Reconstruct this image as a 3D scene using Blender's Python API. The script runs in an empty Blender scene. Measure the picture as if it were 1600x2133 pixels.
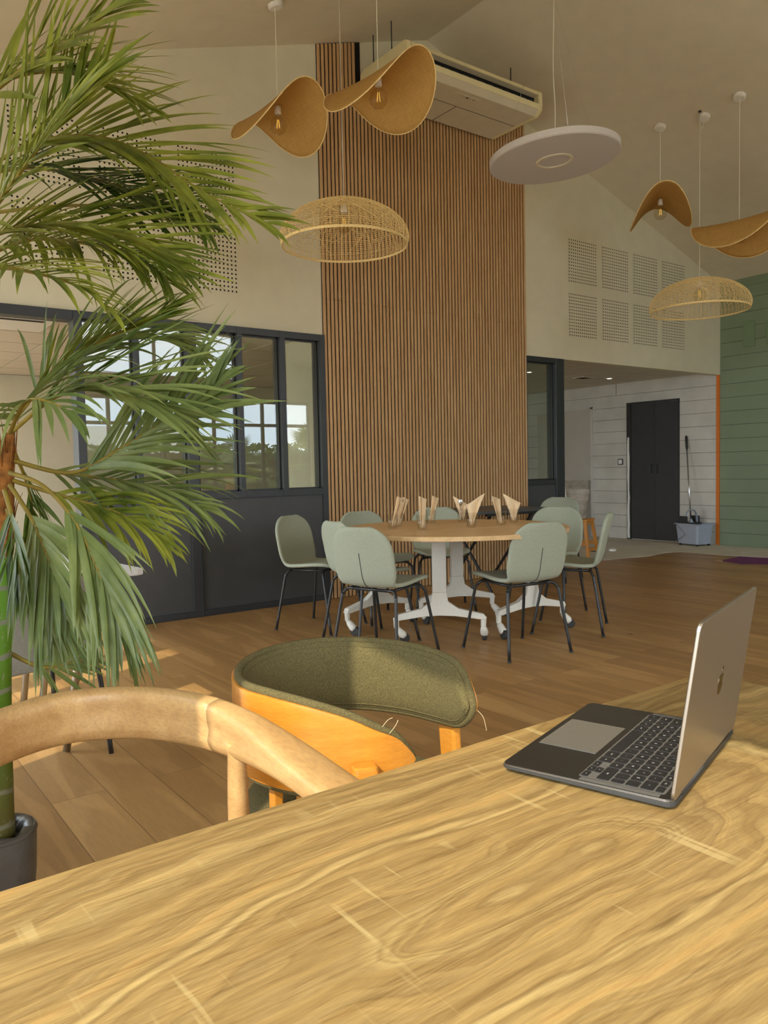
import bpy, math, random
from mathutils import Vector, Matrix
PI = math.pi
C = bpy.context.scene.collection
SC = bpy.context.scene
R = math.radians

# ------------------------------------------------------------------ camera
cam_d = bpy.data.cameras.new('camera'); cam = bpy.data.objects.new('camera', cam_d); C.objects.link(cam)
cam_d.sensor_fit = 'VERTICAL'; cam_d.sensor_height = 36; cam_d.lens = 27.389; cam_d.clip_start = .02; cam_d.clip_end = 300
_f = Vector((0.59367297, 0.80280193, -0.05533055)); _r = Vector((0.80315571, -0.59539318, -0.0211629)); _u = Vector((0.04993305, 0.0318752, 0.99824379))
cam.matrix_world = Matrix(((_r.x, _u.x, -_f.x, 0), (_r.y, _u.y, -_f.y, 0), (_r.z, _u.z, -_f.z, 1.13), (0, 0, 0, 1)))
SC.camera = cam
# ------------------------------------------------------------------ world, sun, exposure
W = bpy.data.worlds.new('world'); SC.world = W; W.use_nodes = True
wn = W.node_tree.nodes; wl = W.node_tree.links
bg = wn['Background']
wtc = wn.new('ShaderNodeTexCoord'); wns = wn.new('ShaderNodeTexNoise'); wns.inputs['Scale'].default_value = 2.2; wns.inputs['Detail'].default_value = 5
wrp = wn.new('ShaderNodeValToRGB')
wrp.color_ramp.elements[0].position = .42; wrp.color_ramp.elements[0].color = (.50, .68, .86, 1)
wrp.color_ramp.elements[1].position = .62; wrp.color_ramp.elements[1].color = (1, .99, .96, 1)
wl.new(wtc.outputs['Generated'], wns.inputs['Vector']); wl.new(wns.outputs['Fac'], wrp.inputs['Fac']); wl.new(wrp.outputs['Color'], bg.inputs['Color'])
bg.inputs['Strength'].default_value = 8.5
sun_d = bpy.data.lights.new('sun', 'SUN'); sun_d.energy = 4.6; sun_d.angle = R(.53); sun_d.color = (1, .90, .70)
sun = bpy.data.objects.new('sun', sun_d); C.objects.link(sun); sun.location = (-6, -2, 8)
sun.rotation_euler = Vector((1.09, .485, -1)).to_track_quat('-Z', 'Y').to_euler()
SC.view_settings.view_transform = 'Standard'; SC.view_settings.look = 'None'; SC.view_settings.gamma = 1
SC.view_settings.use_curve_mapping = False; SC.view_settings.exposure = 0.0
def portal(loc, rot, sx, sy):
    d = bpy.data.lights.new('sky_portal', 'AREA'); d.shape = 'RECTANGLE'; d.size = sx; d.size_y = sy; d.cycles.is_portal = True
    o = bpy.data.objects.new('sky_portal', d); C.objects.link(o); o.location = loc; o.rotation_euler = rot
portal((-.95, -1.9, 1.3), (0, -PI/2, 0), 2.6, 4.7)
portal((-.95, 4.1, 1.3), (0, -PI/2, 0), 2.6, 3.2)
portal((-.95, 8.2, 1.25), (0, -PI/2, 0), 2.1, 3.4)
portal((6.2, -4.55, 1.4), (PI/2, 0, 0), 7.2, 2.8)
try:
    SC.cycles.max_bounces = 10; SC.cycles.diffuse_bounces = 6; SC.cycles.transparent_max_bounces = 24
    SC.cycles.sample_clamp_indirect = 6
except Exception: pass

# ------------------------------------------------------------------ materials
def sl(c):
    return tuple((x/12.92 if x <= .04045 else ((x+.055)/1.055)**2.4) for x in c)
def rgb(r, g, b): return sl((r/255, g/255, b/255)) + (1,)
class NM:
    def __init__(s, name):
        s.m = bpy.data.materials.new(name); s.m.use_nodes = True; s.t = s.m.node_tree; s.n = s.t.nodes; s.l = s.t.links
        s.b = s.n['Principled BSDF']; s.tc = None
    def N(s, kind, **kw):
        n = s.n.new(kind)
        for k, v in kw.items():
            if k in n.inputs: n.inputs[k].default_value = v
            else: setattr(n, k, v)
        return n
    def L(s, a, b): s.l.new(a, b)
    def coord(s, scale=(1, 1, 1), rot=(0, 0, 0), kind='Object', loc=(0, 0, 0)):
        tc = s.N('ShaderNodeTexCoord'); mp = s.N('ShaderNodeMapping')
        mp.inputs['Scale'].default_value = scale; mp.inputs['Rotation'].default_value = rot; mp.inputs['Location'].default_value = loc
        s.L(tc.outputs[kind], mp.inputs['Vector']); return mp.outputs['Vector']
    def noise(s, vec, scale, detail=4, rough=.5, dist=0):
        n = s.N('ShaderNodeTexNoise', Scale=scale, Detail=detail, Roughness=rough, Distortion=dist); s.L(vec, n.inputs['Vector']); return n.outputs['Fac']
    def ramp(s, fac, stops):
        n = s.N('ShaderNodeValToRGB'); e = n.color_ramp.elements
        while len(e) < len(stops): e.new(.5)
        for el, (p, c) in zip(e, stops): el.position = p; el.color = c if len(c) == 4 else tuple(c)+(1,)
        s.L(fac, n.inputs['Fac']); return n.outputs['Color']
    def mix(s, fac, a, b, mode='MIX'):
        n = s.N('ShaderNodeMix', data_type='RGBA', blend_type=mode)
        for sock, v in ((n.inputs[0], fac), (n.inputs[6], a), (n.inputs[7], b)):
            if hasattr(v, 'default_value') or hasattr(v, 'links'): s.L(v, sock)
            else: sock.default_value = v
        return n.outputs[2]
    def bump(s, h, strength=.2, dist=.01):
        n = s.N('ShaderNodeBump', Strength=strength, Distance=dist); s.L(h, n.inputs['Height']); s.L(n.outputs['Normal'], s.b.inputs['Normal'])
    def col(s, c):
        if hasattr(c, 'links'): s.L(c, s.b.inputs['Base Color'])
        else: s.b.inputs['Base Color'].default_value = c
    def set(s, **kw):
        for k, v in kw.items(): s.b.inputs[k.replace('_', ' ')].default_value = v
        return s.m
def speck(name, c, var=.12, scale=40, rough=.6, bump=.1, metal=0, bd=.002, spec=.5):
    m = NM(name); v = m.coord(); f = m.noise(v, scale, 5)
    lo = tuple(x*(1-var) for x in c[:3])+(1,); hi = tuple(min(1, x*(1+var)) for x in c[:3])+(1,)
    m.col(m.ramp(f, [(.3, lo), (.7, hi)])); m.bump(f, bump, bd); m.set(Roughness=rough, Metallic=metal); m.b.inputs['Specular IOR Level'].default_value = spec
    return m.m
def wood(name, c1, c2, scale=(1, 1, 1), rough=.45, ring=6, rot=(0, 0, 0), bump=.08, fine=1.0):
    m = NM(name); v = m.coord(scale, rot); 
    a = m.noise(v, ring, 3, .5, .6); b = m.noise(v, ring*9*fine, 3, .6)
    col = m.ramp(a, [(.3, c1), (.5, tuple((x+y)/2 for x, y in zip(c1, c2))), (.7, c2)])
    dk = m.ramp(b, [(.35, (.80, .80, .80)), (.6, (1, 1, 1))])
    m.col(m.mix(.8, col, dk, 'MULTIPLY')); m.bump(b, bump, .001); return m.set(Roughness=rough)

M = {}
M['wall'] = speck('cream_wall_paint', rgb(214, 206, 180), .03, 6, .8, .05)
M['ceil'] = speck('cream_ceiling_paint', rgb(216, 206, 184), .03, 6, .85, .05)
M['black'] = speck('black_powder_coat', rgb(38, 38, 38), .1, 60, .35, .03)
M['darkgrey'] = speck('anthracite_panel', rgb(66, 67, 69), .06, 12, .5, .04)
M['frame'] = speck('anthracite_frame', rgb(46, 49, 53), .06, 30, .4, .03)
M['felt'] = speck('black_felt', rgb(15, 13, 12), .2, 200, .95, .1)
M['white'] = speck('white_paint', rgb(228, 225, 218), .03, 30, .4, .02)
M['whitemetal'] = speck('white_powder_coat', rgb(224, 222, 212), .03, 60, .35, .02)
M['cord'] = speck('white_cord', rgb(226, 220, 200), .05, 200, .7, .02)
M['slat'] = wood('oak_slat', rgb(186, 144, 98), rgb(210, 170, 122), (8, 8, .7), .55, 4)
M['siding_grey'] = speck('primer_grey_boards', rgb(198, 194, 184), .10, 3, .8, .06)
M['siding_green'] = speck('sage_green_boards', rgb(122, 136, 110), .05, 3, .75, .05)
M['doorblack'] = speck('matt_black_door', rgb(44, 44, 46), .08, 8, .55, .03)
M['orange'] = speck('orange_trim', rgb(205, 110, 20), .05, 20, .6, .02)
M['fabric'] = speck('sage_wool', rgb(158, 164, 146), .16, 260, .95, .25)
M['fabric_olive'] = speck('olive_wool', rgb(98, 89, 54), .36, 300, .95, .4, bd=.003)
M['seam'] = speck('seam_thread', rgb(62, 68, 70), .1, 100, .9, .05)
M['oak_round'] = wood('round_table_oak', rgb(206, 170, 118), rgb(226, 190, 138), (1.2, 9, 9), .4, 2.2)
M['ashchair'] = wood('pale_teak', rgb(186, 146, 94), rgb(206, 168, 114), (7, 1.6, 7), .42, 3.5)
M['orangeoak'] = wood('honey_oak_veneer', rgb(206, 134, 44), rgb(220, 150, 56), (3, 3, 26), .32, 2.2)
M['stoolwood'] = wood('orange_pine', rgb(190, 124, 44), rgb(208, 142, 60), (8, 8, 1), .5, 3)
M['alu'] = speck('space_grey_aluminium', rgb(178, 172, 164), .02, 200, .38, .01, 1)
M['aludark'] = speck('space_grey_deck', rgb(102, 101, 100), .03, 200, .45, .01, 1)
M['aluedge'] = speck('aluminium_edge', rgb(176, 178, 182), .02, 200, .3, .01, 1)
M['keywell'] = speck('keyboard_well_grey', rgb(104, 102, 98), .03, 200, .6, .01, .2)  # grey lightened to imitate the lit edges of the keys
M['key'] = speck('key_black', rgb(34, 34, 36), .05, 100, .5, .01)
M['legend'] = speck('key_legend_white', rgb(225, 225, 225), .02, 100, .6, .0)
M['pad'] = speck('trackpad_glass', rgb(112, 108, 100), .02, 100, .4, .01, .2)
M['screen'] = speck('screen_black', rgb(14, 14, 16), .02, 100, .12, 0)
M['logo'] = speck('logo_mirror', rgb(120, 104, 82), .03, 100, .12, 0, 1)
M['chrome'] = speck('chrome', rgb(200, 200, 200), .02, 60, .2, 0, 1)
M['brass'] = speck('brass', rgb(220, 170, 70), .05, 60, .3, 0, 1)
M['acbeige'] = speck('aged_white_plastic', rgb(226, 214, 168), .03, 10, .5, .02)
M['acwhite'] = speck('white_plastic', rgb(216, 206, 182), .03, 10, .5, .02)
M['disc'] = speck('acoustic_felt_white', rgb(206, 200, 196), .03, 80, .95, .04)
M['ring'] = speck('diffuser_ring', rgb(224, 214, 190), .02, 80, .4, .0)
M['tile'] = speck('mineral_tile', rgb(206, 196, 178), .05, 90, .9, .04)
M['tgrid'] = speck('tile_grid', rgb(112, 104, 92), .03, 40, .6, .0)
M['napkin'] = speck('kraft_napkin', rgb(230, 204, 166), .05, 60, .85, .1)
M['rattan'] = speck('rattan', rgb(236, 208, 146), .15, 60, .6, .1)
M['bucket'] = speck('grey_blue_plastic', rgb(158, 164, 176), .04, 20, .4, .02)
M['purple'] = speck('purple_paper', rgb(110, 40, 100), .05, 20, .8, .03)
M['wrap'] = speck('brown_edge_paper', rgb(196, 160, 130), .05, 20, .8, .03)
M['desk'] = speck('white_laminate', rgb(224, 226, 230), .02, 20, .35, .01)
M['darktop'] = speck('graphite_laminate', rgb(70, 72, 74), .05, 30, .4, .02)
M['greyfab'] = speck('grey_fabric', rgb(150, 148, 138), .15, 250, .95, .2)
M['trunk'] = None
M['stem'] = speck('palm_petiole', rgb(142, 122, 44), .2, 30, .6, .1)
M['fibre'] = speck('palm_fibre', rgb(150, 96, 40), .45, 40, .9, .6, bd=.01)
M['plasticbag'] = speck('grey_nursery_pot', rgb(92, 88, 84), .25, 9, .35, .5, bd=.02)
M['ground'] = speck('pale_concrete', rgb(190, 184, 170), .06, 5, .9, .1)
M['render'] = speck('white_render', rgb(226, 222, 212), .03, 3, .9, .05)
M['red'] = speck('red_paint', rgb(190, 60, 50), .05, 5, .7, .02)
M['soil'] = speck('dark_soil', rgb(60, 50, 40), .3, 50, 1, .4)
M['rubber'] = speck('dark_rubber', rgb(48, 48, 47), .05, 40, .7, .02)
M['silver'] = speck('stainless_steel', rgb(190, 190, 188), .02, 40, .25, 0, 1)
M['skybluegrey'] = speck('door_panel_grey', rgb(184, 176, 164), .04, 3, .8, .02)
M['blankplate'] = speck('green_plate', rgb(112, 132, 100), .03, 20, .6, .02)

def mk_floor():
    m = NM('oak_plank_floor'); v = m.coord((1, 1, 1), (0, 0, PI/2))
    br = m.N('ShaderNodeTexBrick', offset=.37, offset_frequency=2, squash=1.0)
    br.inputs['Scale'].default_value = 1; br.inputs['Brick Width'].default_value = 2.05; br.inputs['Row Height'].default_value = .187
    br.inputs['Mortar Size'].default_value = .0012; br.inputs['Mortar Smooth'].default_value = .2; br.inputs['Bias'].default_value = 0
    br.inputs['Color1'].default_value = (0, 0, 0, 1); br.inputs['Color2'].default_value = (1, 1, 1, 1); br.inputs['Mortar'].default_value = (.5, .5, .5, 1)
    mv = m.N('ShaderNodeMapping'); mv.inputs['Location'].default_value = (0, .187-.061, 0); m.L(v, mv.inputs['Vector']); m.L(mv.outputs['Vector'], br.inputs['Vector'])
    # grain: offset each plank by its tone
    tc = m.N('ShaderNodeTexCoord'); cmb = m.N('ShaderNodeVectorMath', operation='ADD'); m.L(tc.outputs['Object'], cmb.inputs[0])
    sc = m.N('ShaderNodeVectorMath', operation='SCALE'); sc.inputs['Scale'].default_value = 7; m.L(br.outputs['Color'], sc.inputs[0]); m.L(sc.outputs['Vector'], cmb.inputs[1])
    mp = m.N('ShaderNodeMapping'); mp.inputs['Scale'].default_value = (9, 1.1, 1); m.L(cmb.outputs['Vector'], mp.inputs['Vector'])
    warp = m.noise(mp.outputs['Vector'], .55, 2, .4)
    ws = m.N('ShaderNodeMath', operation='MULTIPLY'); ws.inputs[1].default_value = 30; m.L(warp, ws.inputs[0])
    sn = m.N('ShaderNodeMath', operation='SINE'); m.L(ws.outputs[0], sn.inputs[0])
    fine = m.noise(mp.outputs['Vector'], 14, 4, .65)
    base = m.ramp(br.outputs['Color'], [(0, rgb(162, 124, 76)), (.5, rgb(174, 135, 84)), (1, rgb(186, 147, 94))])
    g1 = m.ramp(sn.outputs[0], [(0, (.76, .73, .68)), (.6, (1, 1, 1))]); g2 = m.ramp(fine, [(.3, (.82, .80, .76)), (.62, (1.0, 1.0, 1.0))])
    c = m.mix(.7, base, g1, 'MULTIPLY'); c = m.mix(.75, c, g2, 'MULTIPLY')
    vo = m.N('ShaderNodeTexVoronoi', Scale=2.1); m.L(cmb.outputs['Vector'], vo.inputs['Vector'])
    kn = m.ramp(vo.outputs['Distance'], [(.0, (1, 1, 1)), (.035, (.8, .8, .8)), (.05, (0, 0, 0))])
    c = m.mix(kn, c, rgb(96, 62, 32))
    c = m.mix(br.outputs['Fac'], c, rgb(84, 58, 32))
    m.col(c); m.bump(fine, .06, .001); m.set(Roughness=.42); return m.m
M['floor'] = mk_floor()

def mk_tabletop():
    m = NM('big_table_oak_laminate'); tc = m.N('ShaderNodeTexCoord')
    def math_(op, a, b=None):
        n = m.N('ShaderNodeMath', operation=op)
        for k, v in ((0, a), (1, b)):
            if v is None: continue
            if hasattr(v, 'links'): m.L(v, n.inputs[k])
            else: n.inputs[k].default_value = v
        return n.outputs[0]
    sp = m.N('ShaderNodeSeparateXYZ'); m.L(m.coord((1, 1, 1), (0, 0, R(-3))), sp.inputs[0])
    wob = m.noise(m.coord((1.3, 3.2, 1)), 1.5, 3, .5); wob2 = m.noise(m.coord((3, 14, 1)), 2.0, 3, .55)
    # growth rings: distance from a long flat ellipse centred in the board, warped
    ex = math_('MULTIPLY', math_('SUBTRACT', sp.outputs['X'], .50), .21); ey = math_('SUBTRACT', sp.outputs['Y'], .47)
    rr = math_('SQRT', math_('ADD', math_('MULTIPLY', ex, ex), math_('MULTIPLY', ey, ey)))
    rr = math_('ADD', rr, math_('ADD', math_('MULTIPLY', wob, .22), math_('MULTIPLY', wob2, .018)))
    rings = math_('SINE', math_('MULTIPLY', rr, 330)); bands = m.noise(m.coord((1, 1, 1)), 1, 1)
    cmb = m.N('ShaderNodeCombineXYZ'); m.L(rr, cmb.inputs[0]); broad = m.noise(cmb.outputs[0], 24, 4, .6)
    f1 = m.noise(m.coord((2.4, 60, 1), (0, 0, R(-2))), 2.2, 5, .7, .3); f2 = m.noise(m.coord((14, 170, 1), (0, 0, R(-2))), 2.4, 4, .7)
    base = m.ramp(broad, [(.28, rgb(206, 148, 86)), (.42, rgb(204, 170, 112)), (.52, rgb(176, 146, 98)), (.60, rgb(212, 184, 128)), (.74, rgb(204, 150, 88))])
    g = m.ramp(rings, [(0, (.82, .77, .70)), (.5, (1, 1, 1)), (1, (1.02, 1.01, .98))]); msk = m.ramp(broad, [(.42, (.15, .15, .15)), (.55, (.9, .9, .9)), (.68, (.2, .2, .2))])
    c = m.mix(msk, base, m.mix(1.0, base, g, 'MULTIPLY'))
    c = m.mix(.85, c, m.ramp(f1, [(.32, (.66, .60, .52)), (.50, (1, 1, 1)), (.70, (1.14, 1.13, 1.06))]), 'MULTIPLY')
    c = m.mix(.8, c, m.ramp(f2, [(.3, (.76, .73, .68)), (.6, (1.04, 1.04, 1.03))]), 'MULTIPLY')
    v5 = m.coord((62, 4, 1), (0, 0, R(-9))); cs = m.noise(v5, 1.0, 2, .5); pm = m.noise(m.coord((2.0, 6, 1), (0, 0, 0), 'Object', (3.1, 1.7, 0)), 1.5, 2)
    s1 = m.ramp(cs, [(.60, (0, 0, 0)), (.66, (1, 1, 1))]); s2 = m.ramp(pm, [(.52, (0, 0, 0)), (.62, (.6, .6, .6))])
    c = m.mix(m.mix(1.0, s1, s2, 'MULTIPLY'), c, rgb(226, 200, 142))
    c = m.mix(1.0, c, (.665, .675, .64, 1), 'MULTIPLY')
    m.col(c); m.bump(f2, .08, .0008); m.set(Roughness=.5); m.b.inputs['Specular IOR Level'].default_value = .35
    return m.m
M['tabletop'] = mk_tabletop()

def mk_leaf(name, c1, c2):
    m = NM(name); oi = m.N('ShaderNodeObjectInfo')
    v = m.coord((1, 1, 1), kind='Object'); f = m.noise(v, 7, 3); g = m.noise(v, 60, 2)
    c = m.ramp(f, [(.32, c1), (.68, c2)]); c = m.mix(.25, c, m.ramp(g, [(.3, (.7, .7, .7)), (.7, (1, 1, 1))]), 'MULTIPLY')
    m.col(c); m.set(Roughness=.42)
    tr = m.N('ShaderNodeBsdfTranslucent'); m.L(c, tr.inputs['Color']); mx = m.N('ShaderNodeMixShader'); mx.inputs[0].default_value = .28
    m.L(m.b.outputs[0], mx.inputs[1]); m.L(tr.outputs[0], mx.inputs[2]); m.L(mx.outputs[0], m.n['Material Output'].inputs['Surface']); return m.m
M['leaf'] = mk_leaf('palm_leaf_olive', rgb(92, 108, 34), rgb(166, 170, 64))
M['leafdark'] = mk_leaf('palm_leaf_deep_green', rgb(46, 72, 26), rgb(110, 130, 50))
M['leafsage'] = mk_leaf('palm_leaf_sage', rgb(90, 114, 58), rgb(152, 164, 96))
def mk_trunk():
    m = NM('ringed_green_trunk'); v = m.coord((1, 1, 1)); sp = m.N('ShaderNodeSeparateXYZ'); m.L(v, sp.inputs[0])
    n = m.noise(v, 9, 3)
    ad = m.N('ShaderNodeMath', operation='MULTIPLY_ADD'); ad.inputs[1].default_value = .03; m.L(n, ad.inputs[0]); m.L(sp.outputs['Z'], ad.inputs[2])
    md = m.N('ShaderNodeMath', operation='PINGPONG'); md.inputs[1].default_value = .043; m.L(ad.outputs[0], md.inputs[0])
    ri = m.ramp(md.outputs[0], [(0, (1, 1, 1)), (.0045, (1, 1, 1)), (.007, (0, 0, 0))])
    zc = m.ramp(sp.outputs['Z'], [(.25, rgb(96, 92, 44)), (.55, rgb(84, 120, 24)), (.9, rgb(96, 146, 24))])
    sc = m.noise(m.coord((1, 1, 1)), 45, 4, .7); zz = m.ramp(sc, [(.60, (0, 0, 0)), (.66, (.7, .7, .7))])
    c = m.mix(zz, zc, rgb(150, 148, 122)); c = m.mix(ri, c, rgb(128, 128, 106)); m.col(c); m.bump(md.outputs[0], .5, .01); return m.set(Roughness=.45)
M['trunk'] = mk_trunk()
def mk_raffia():
    m = NM('woven_raffia'); 
    v = m.coord((1, 1, 1)); a = m.N('ShaderNodeTexWave', Scale=70, Distortion=2.5, Detail=3); a.inputs['Detail Scale'].default_value = 2; m.L(v, a.inputs['Vector'])
    b = m.noise(m.coord((6, 120, 6)), 2, 4); d = m.noise(m.coord((120, 6, 6)), 2, 4)
    c = m.ramp(a.outputs['Fac'], [(0, rgb(206, 162, 86)), (1, rgb(232, 192, 116))])
    c = m.mix(.7, c, m.ramp(b, [(.3, (.78, .74, .68)), (.6, (1, 1, 1))]), 'MULTIPLY'); c = m.mix(.5, c, m.ramp(d, [(.3, (.8, .76, .7)), (.6, (1, 1, 1))]), 'MULTIPLY')
    m.col(c); m.set(Roughness=.8)
    tr = m.N('ShaderNodeBsdfTranslucent'); m.L(c, tr.inputs['Color']); mx = m.N('ShaderNodeMixShader'); mx.inputs[0].default_value = .35
    m.L(m.b.outputs[0], mx.inputs[1]); m.L(tr.outputs[0], mx.inputs[2]); m.L(mx.outputs[0], m.n['Material Output'].inputs['Surface']); return m.m
M['raffia'] = mk_raffia()
def mk_glass(name, ior, tint, rough=0.0, film=0.0):
    m = NM(name); tr = m.N('ShaderNodeBsdfTransparent'); tr.inputs[0].default_value = tint
    gl = m.N('ShaderNodeBsdfGlossy'); gl.inputs['Roughness'].default_value = rough
    ge = m.N('ShaderNodeNewGeometry'); io = m.N('ShaderNodeMix', data_type='FLOAT'); m.L(ge.outputs['Backfacing'], io.inputs[0]); io.inputs[2].default_value = ior; io.inputs[3].default_value = 1/ior; fr = m.N('ShaderNodeFresnel'); m.L(io.outputs[0], fr.inputs['IOR']); mx = m.N('ShaderNodeMixShader')
    m.L(fr.outputs[0], mx.inputs[0]); m.L(tr.outputs[0], mx.inputs[1]); m.L(gl.outputs[0], mx.inputs[2]); m.L(mx.outputs[0], m.n['Material Output'].inputs['Surface']); return m.m
M['pane'] = mk_glass('window_glass', 1.75, (.80, .83, .80, 1))
M['glass'] = mk_glass('clear_glass', 1.42, (.97, .97, .96, 1))
M['bulbglass'] = mk_glass('bulb_glass', 1.35, (.93, .90, .82, 1))
def mk_cloth():
    m = NM('dirty_drop_sheet'); v = m.coord(); f = m.noise(v, 2.5, 5, .6); g = m.noise(m.coord((1, 1, 1), loc=(3, 3, 0)), 7, 3)
    c = m.ramp(f, [(.3, rgb(196, 186, 166)), (.7, rgb(216, 208, 190))]); c = m.mix(m.ramp(g, [(.68, (0, 0, 0)), (.74, (.5, .5, .5))]), c, rgb(110, 100, 84))
    m.col(c); m.bump(f, .5, .02); return m.set(Roughness=.9)
M['cloth'] = mk_cloth()
def mk_emit(name, c, s):
    m = NM(name); m.b.inputs['Emission Color'].default_value = c; m.b.inputs['Emission Strength'].default_value = s; m.col(c); return m.m
M['downlight'] = mk_emit('downlight_lens', (1, .95, .85, 1), 6)
M['filament'] = mk_emit('amber_filament', (1, .62, .12, 1), .6)
def mk_plasticfilm():
    m = NM('cloudy_plastic_sheet'); m.col(rgb(196, 186, 170)); tr = m.N('ShaderNodeBsdfTransparent'); mx = m.N('ShaderNodeMixShader')
    f = m.noise(m.coord((1, 1, 3)), 5, 3); m.set(Roughness=.25)
    m.L(m.ramp(f, [(.3, (.35, .35, .35)), (.7, (.65, .65, .65))]), mx.inputs[0]); m.L(tr.outputs[0], mx.inputs[1]); m.L(m.b.outputs[0], mx.inputs[2]); m.L(mx.outputs[0], m.n['Material Output'].inputs['Surface']); return m.m
M['film'] = mk_plasticfilm()

# ------------------------------------------------------------------ mesh helper
class MB:
    def __init__(s): s.v = []; s.f = []; s.mi = []; s.cur = 0
    def add(s, vs, fs):
        o = len(s.v); s.v += [tuple(p) for p in vs]; s.f += [tuple(i+o for i in f) for f in fs]; s.mi += [s.cur]*len(fs); return s
    def box(s, x0, x1, y0, y1, z0, z1, mtx=None):
        vs = [Vector((x, y, z)) for z in (z0, z1) for y in (y0, y1) for x in (x0, x1)]
        if mtx is not None: vs = [mtx @ p for p in vs]
        return s.add(vs, [(0, 2, 3, 1), (4, 5, 7, 6), (0, 1, 5, 4), (2, 6, 7, 3), (0, 4, 6, 2), (1, 3, 7, 5)])
    def prism(s, poly, a, b, axis='z'):
        n = len(poly); area = sum(poly[i][0]*poly[(i+1) % n][1]-poly[(i+1) % n][0]*poly[i][1] for i in range(n))
        if area < 0: poly = poly[::-1]
        P = {'z': lambda p, t: (p[0], p[1], t), 'x': lambda p, t: (t, p[0], p[1]), 'y': lambda p, t: (p[0], t, p[1])}[axis]
        vs = [P(p, a) for p in poly]+[P(p, b) for p in poly]
        fs = [tuple(range(n))[::-1], tuple(range(n, 2*n))]+[(i, (i+1) % n, (i+1) % n+n, i+n) for i in range(n)]
        if axis == 'y': fs = [f[::-1] for f in fs]
        return s.add(vs, fs)
    def tube(s, pts, r, seg=8, caps=True, flat=1.0, upv=None):
        pts = [Vector(p) for p in pts]; n = len(pts); rr = r if hasattr(r, '__len__') else [r]*n
        vs = []; prev = None
        for i, p in enumerate(pts):
            t = (pts[min(i+1, n-1)]-pts[max(i-1, 0)]).normalized()
            if prev is None:
                up = Vector(upv) if upv else (Vector((0, 0, 1)) if abs(t.z) < .9 else Vector((1, 0, 0)))
                a = (up-t*up.dot(t)).normalized()
            else: a = (prev-t*prev.dot(t)).normalized()
            prev = a; b = t.cross(a)
            for k in range(seg):
                th = 2*PI*k/seg; vs.append(p+a*math.cos(th)*rr[i]*flat+b*math.sin(th)*rr[i])
        fs = [(i*seg+k, i*seg+(k+1) % seg, (i+1)*seg+(k+1) % seg, (i+1)*seg+k) for i in range(n-1) for k in range(seg)]
        if caps: fs += [tuple(range(seg))[::-1], tuple(range((n-1)*seg, n*seg))]
        return s.add(vs, fs)
    def lathe(s, prof, c=(0, 0, 0), seg=24, mtx=None, caps=False):
        vs = []; 
        for (r, z) in prof:
            for k in range(seg):
                p = Vector((r*math.cos(2*PI*k/seg), r*math.sin(2*PI*k/seg), z)); p = (mtx @ p) if mtx is not None else p
                vs.append(p+Vector(c))
        n = len(prof); fs = [(i*seg+k, i*seg+(k+1) % seg, (i+1)*seg+(k+1) % seg, (i+1)*seg+k) for i in range(n-1) for k in range(seg)]
        if caps: fs += [tuple(range(seg))[::-1], tuple(range((n-1)*seg, n*seg))]
        return s.add(vs, fs)
    def grid(s, nu, nv, fn, closed_u=False):
        vs = [fn(i/(nu if closed_u else nu-1), j/(nv-1)) for i in range(nu) for j in range(nv)]
        m = nu if closed_u else nu-1
        return s.add(vs, [(i*nv+j, ((i+1) % nu)*nv+j, ((i+1) % nu)*nv+j+1, i*nv+j+1) for i in range(m) for j in range(nv-1)])
    def build(s, name, mats, parent=None, smooth=False, bevel=0, solid=0, sub=0, loc=None, offset=-1, seg=2):
        me = bpy.data.meshes.new(name); me.from_pydata([tuple(p) for p in s.v], [], s.f)
        mats = mats if isinstance(mats, (list, tuple)) else [mats]
        for m in mats: me.materials.append(m)
        if len(mats) > 1:
            for p, i in zip(me.polygons, s.mi): p.material_index = i
        if smooth:
            for p in me.polygons: p.use_smooth = True
        me.update(); o = bpy.data.objects.new(name, me); C.objects.link(o)
        if parent: o.parent = parent
        if loc: o.location = loc
        if solid: d = o.modifiers.new('solid', 'SOLIDIFY'); d.thickness = solid; d.offset = offset
        if sub: d = o.modifiers.new('sub', 'SUBSURF'); d.levels = sub; d.render_levels = sub
        if bevel: d = o.modifiers.new('bev', 'BEVEL'); d.width = bevel; d.segments = seg; d.limit_method = 'ANGLE'; d.angle_limit = R(40)
        return o
def thing(name, label, cat, loc=(0, 0, 0), rz=0, group=None):
    o = bpy.data.objects.new(name, None); C.objects.link(o); o.empty_display_size = .1; o.location = loc; o.rotation_euler = (0, 0, rz)
    return tag(o, label, cat, group)
def tag(o, label, cat, group=None):
    o['label'] = label; o['category'] = cat
    if group: o['group'] = group
    return o
def struct(o, label=None):
    o['kind'] = 'structure'
    if label: o['label'] = label
    return o
def kids(o): return [c for c in bpy.data.objects if c.parent == o]
def dup(root, loc, rz, label, group=None):
    r = root.copy(); C.objects.link(r); r.location = loc; r.rotation_euler = (0, 0, rz); r['label'] = label
    if group: r['group'] = group
    for ch in kids(root):
        c = ch.copy(); C.objects.link(c); c.parent = r
        for g in kids(ch):
            d = g.copy(); C.objects.link(d); d.parent = c
    return r
def rrect(x0, x1, y0, y1, r, n=5):
    P = []
    for cx, cy, a in ((x1-r, y1-r, 0), (x0+r, y1-r, 90), (x0+r, y0+r, 180), (x1-r, y0+r, 270)):
        for k in range(n+1):
            t = R(a+90*k/n); P.append((cx+r*math.cos(t), cy+r*math.sin(t)))
    return P
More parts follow.
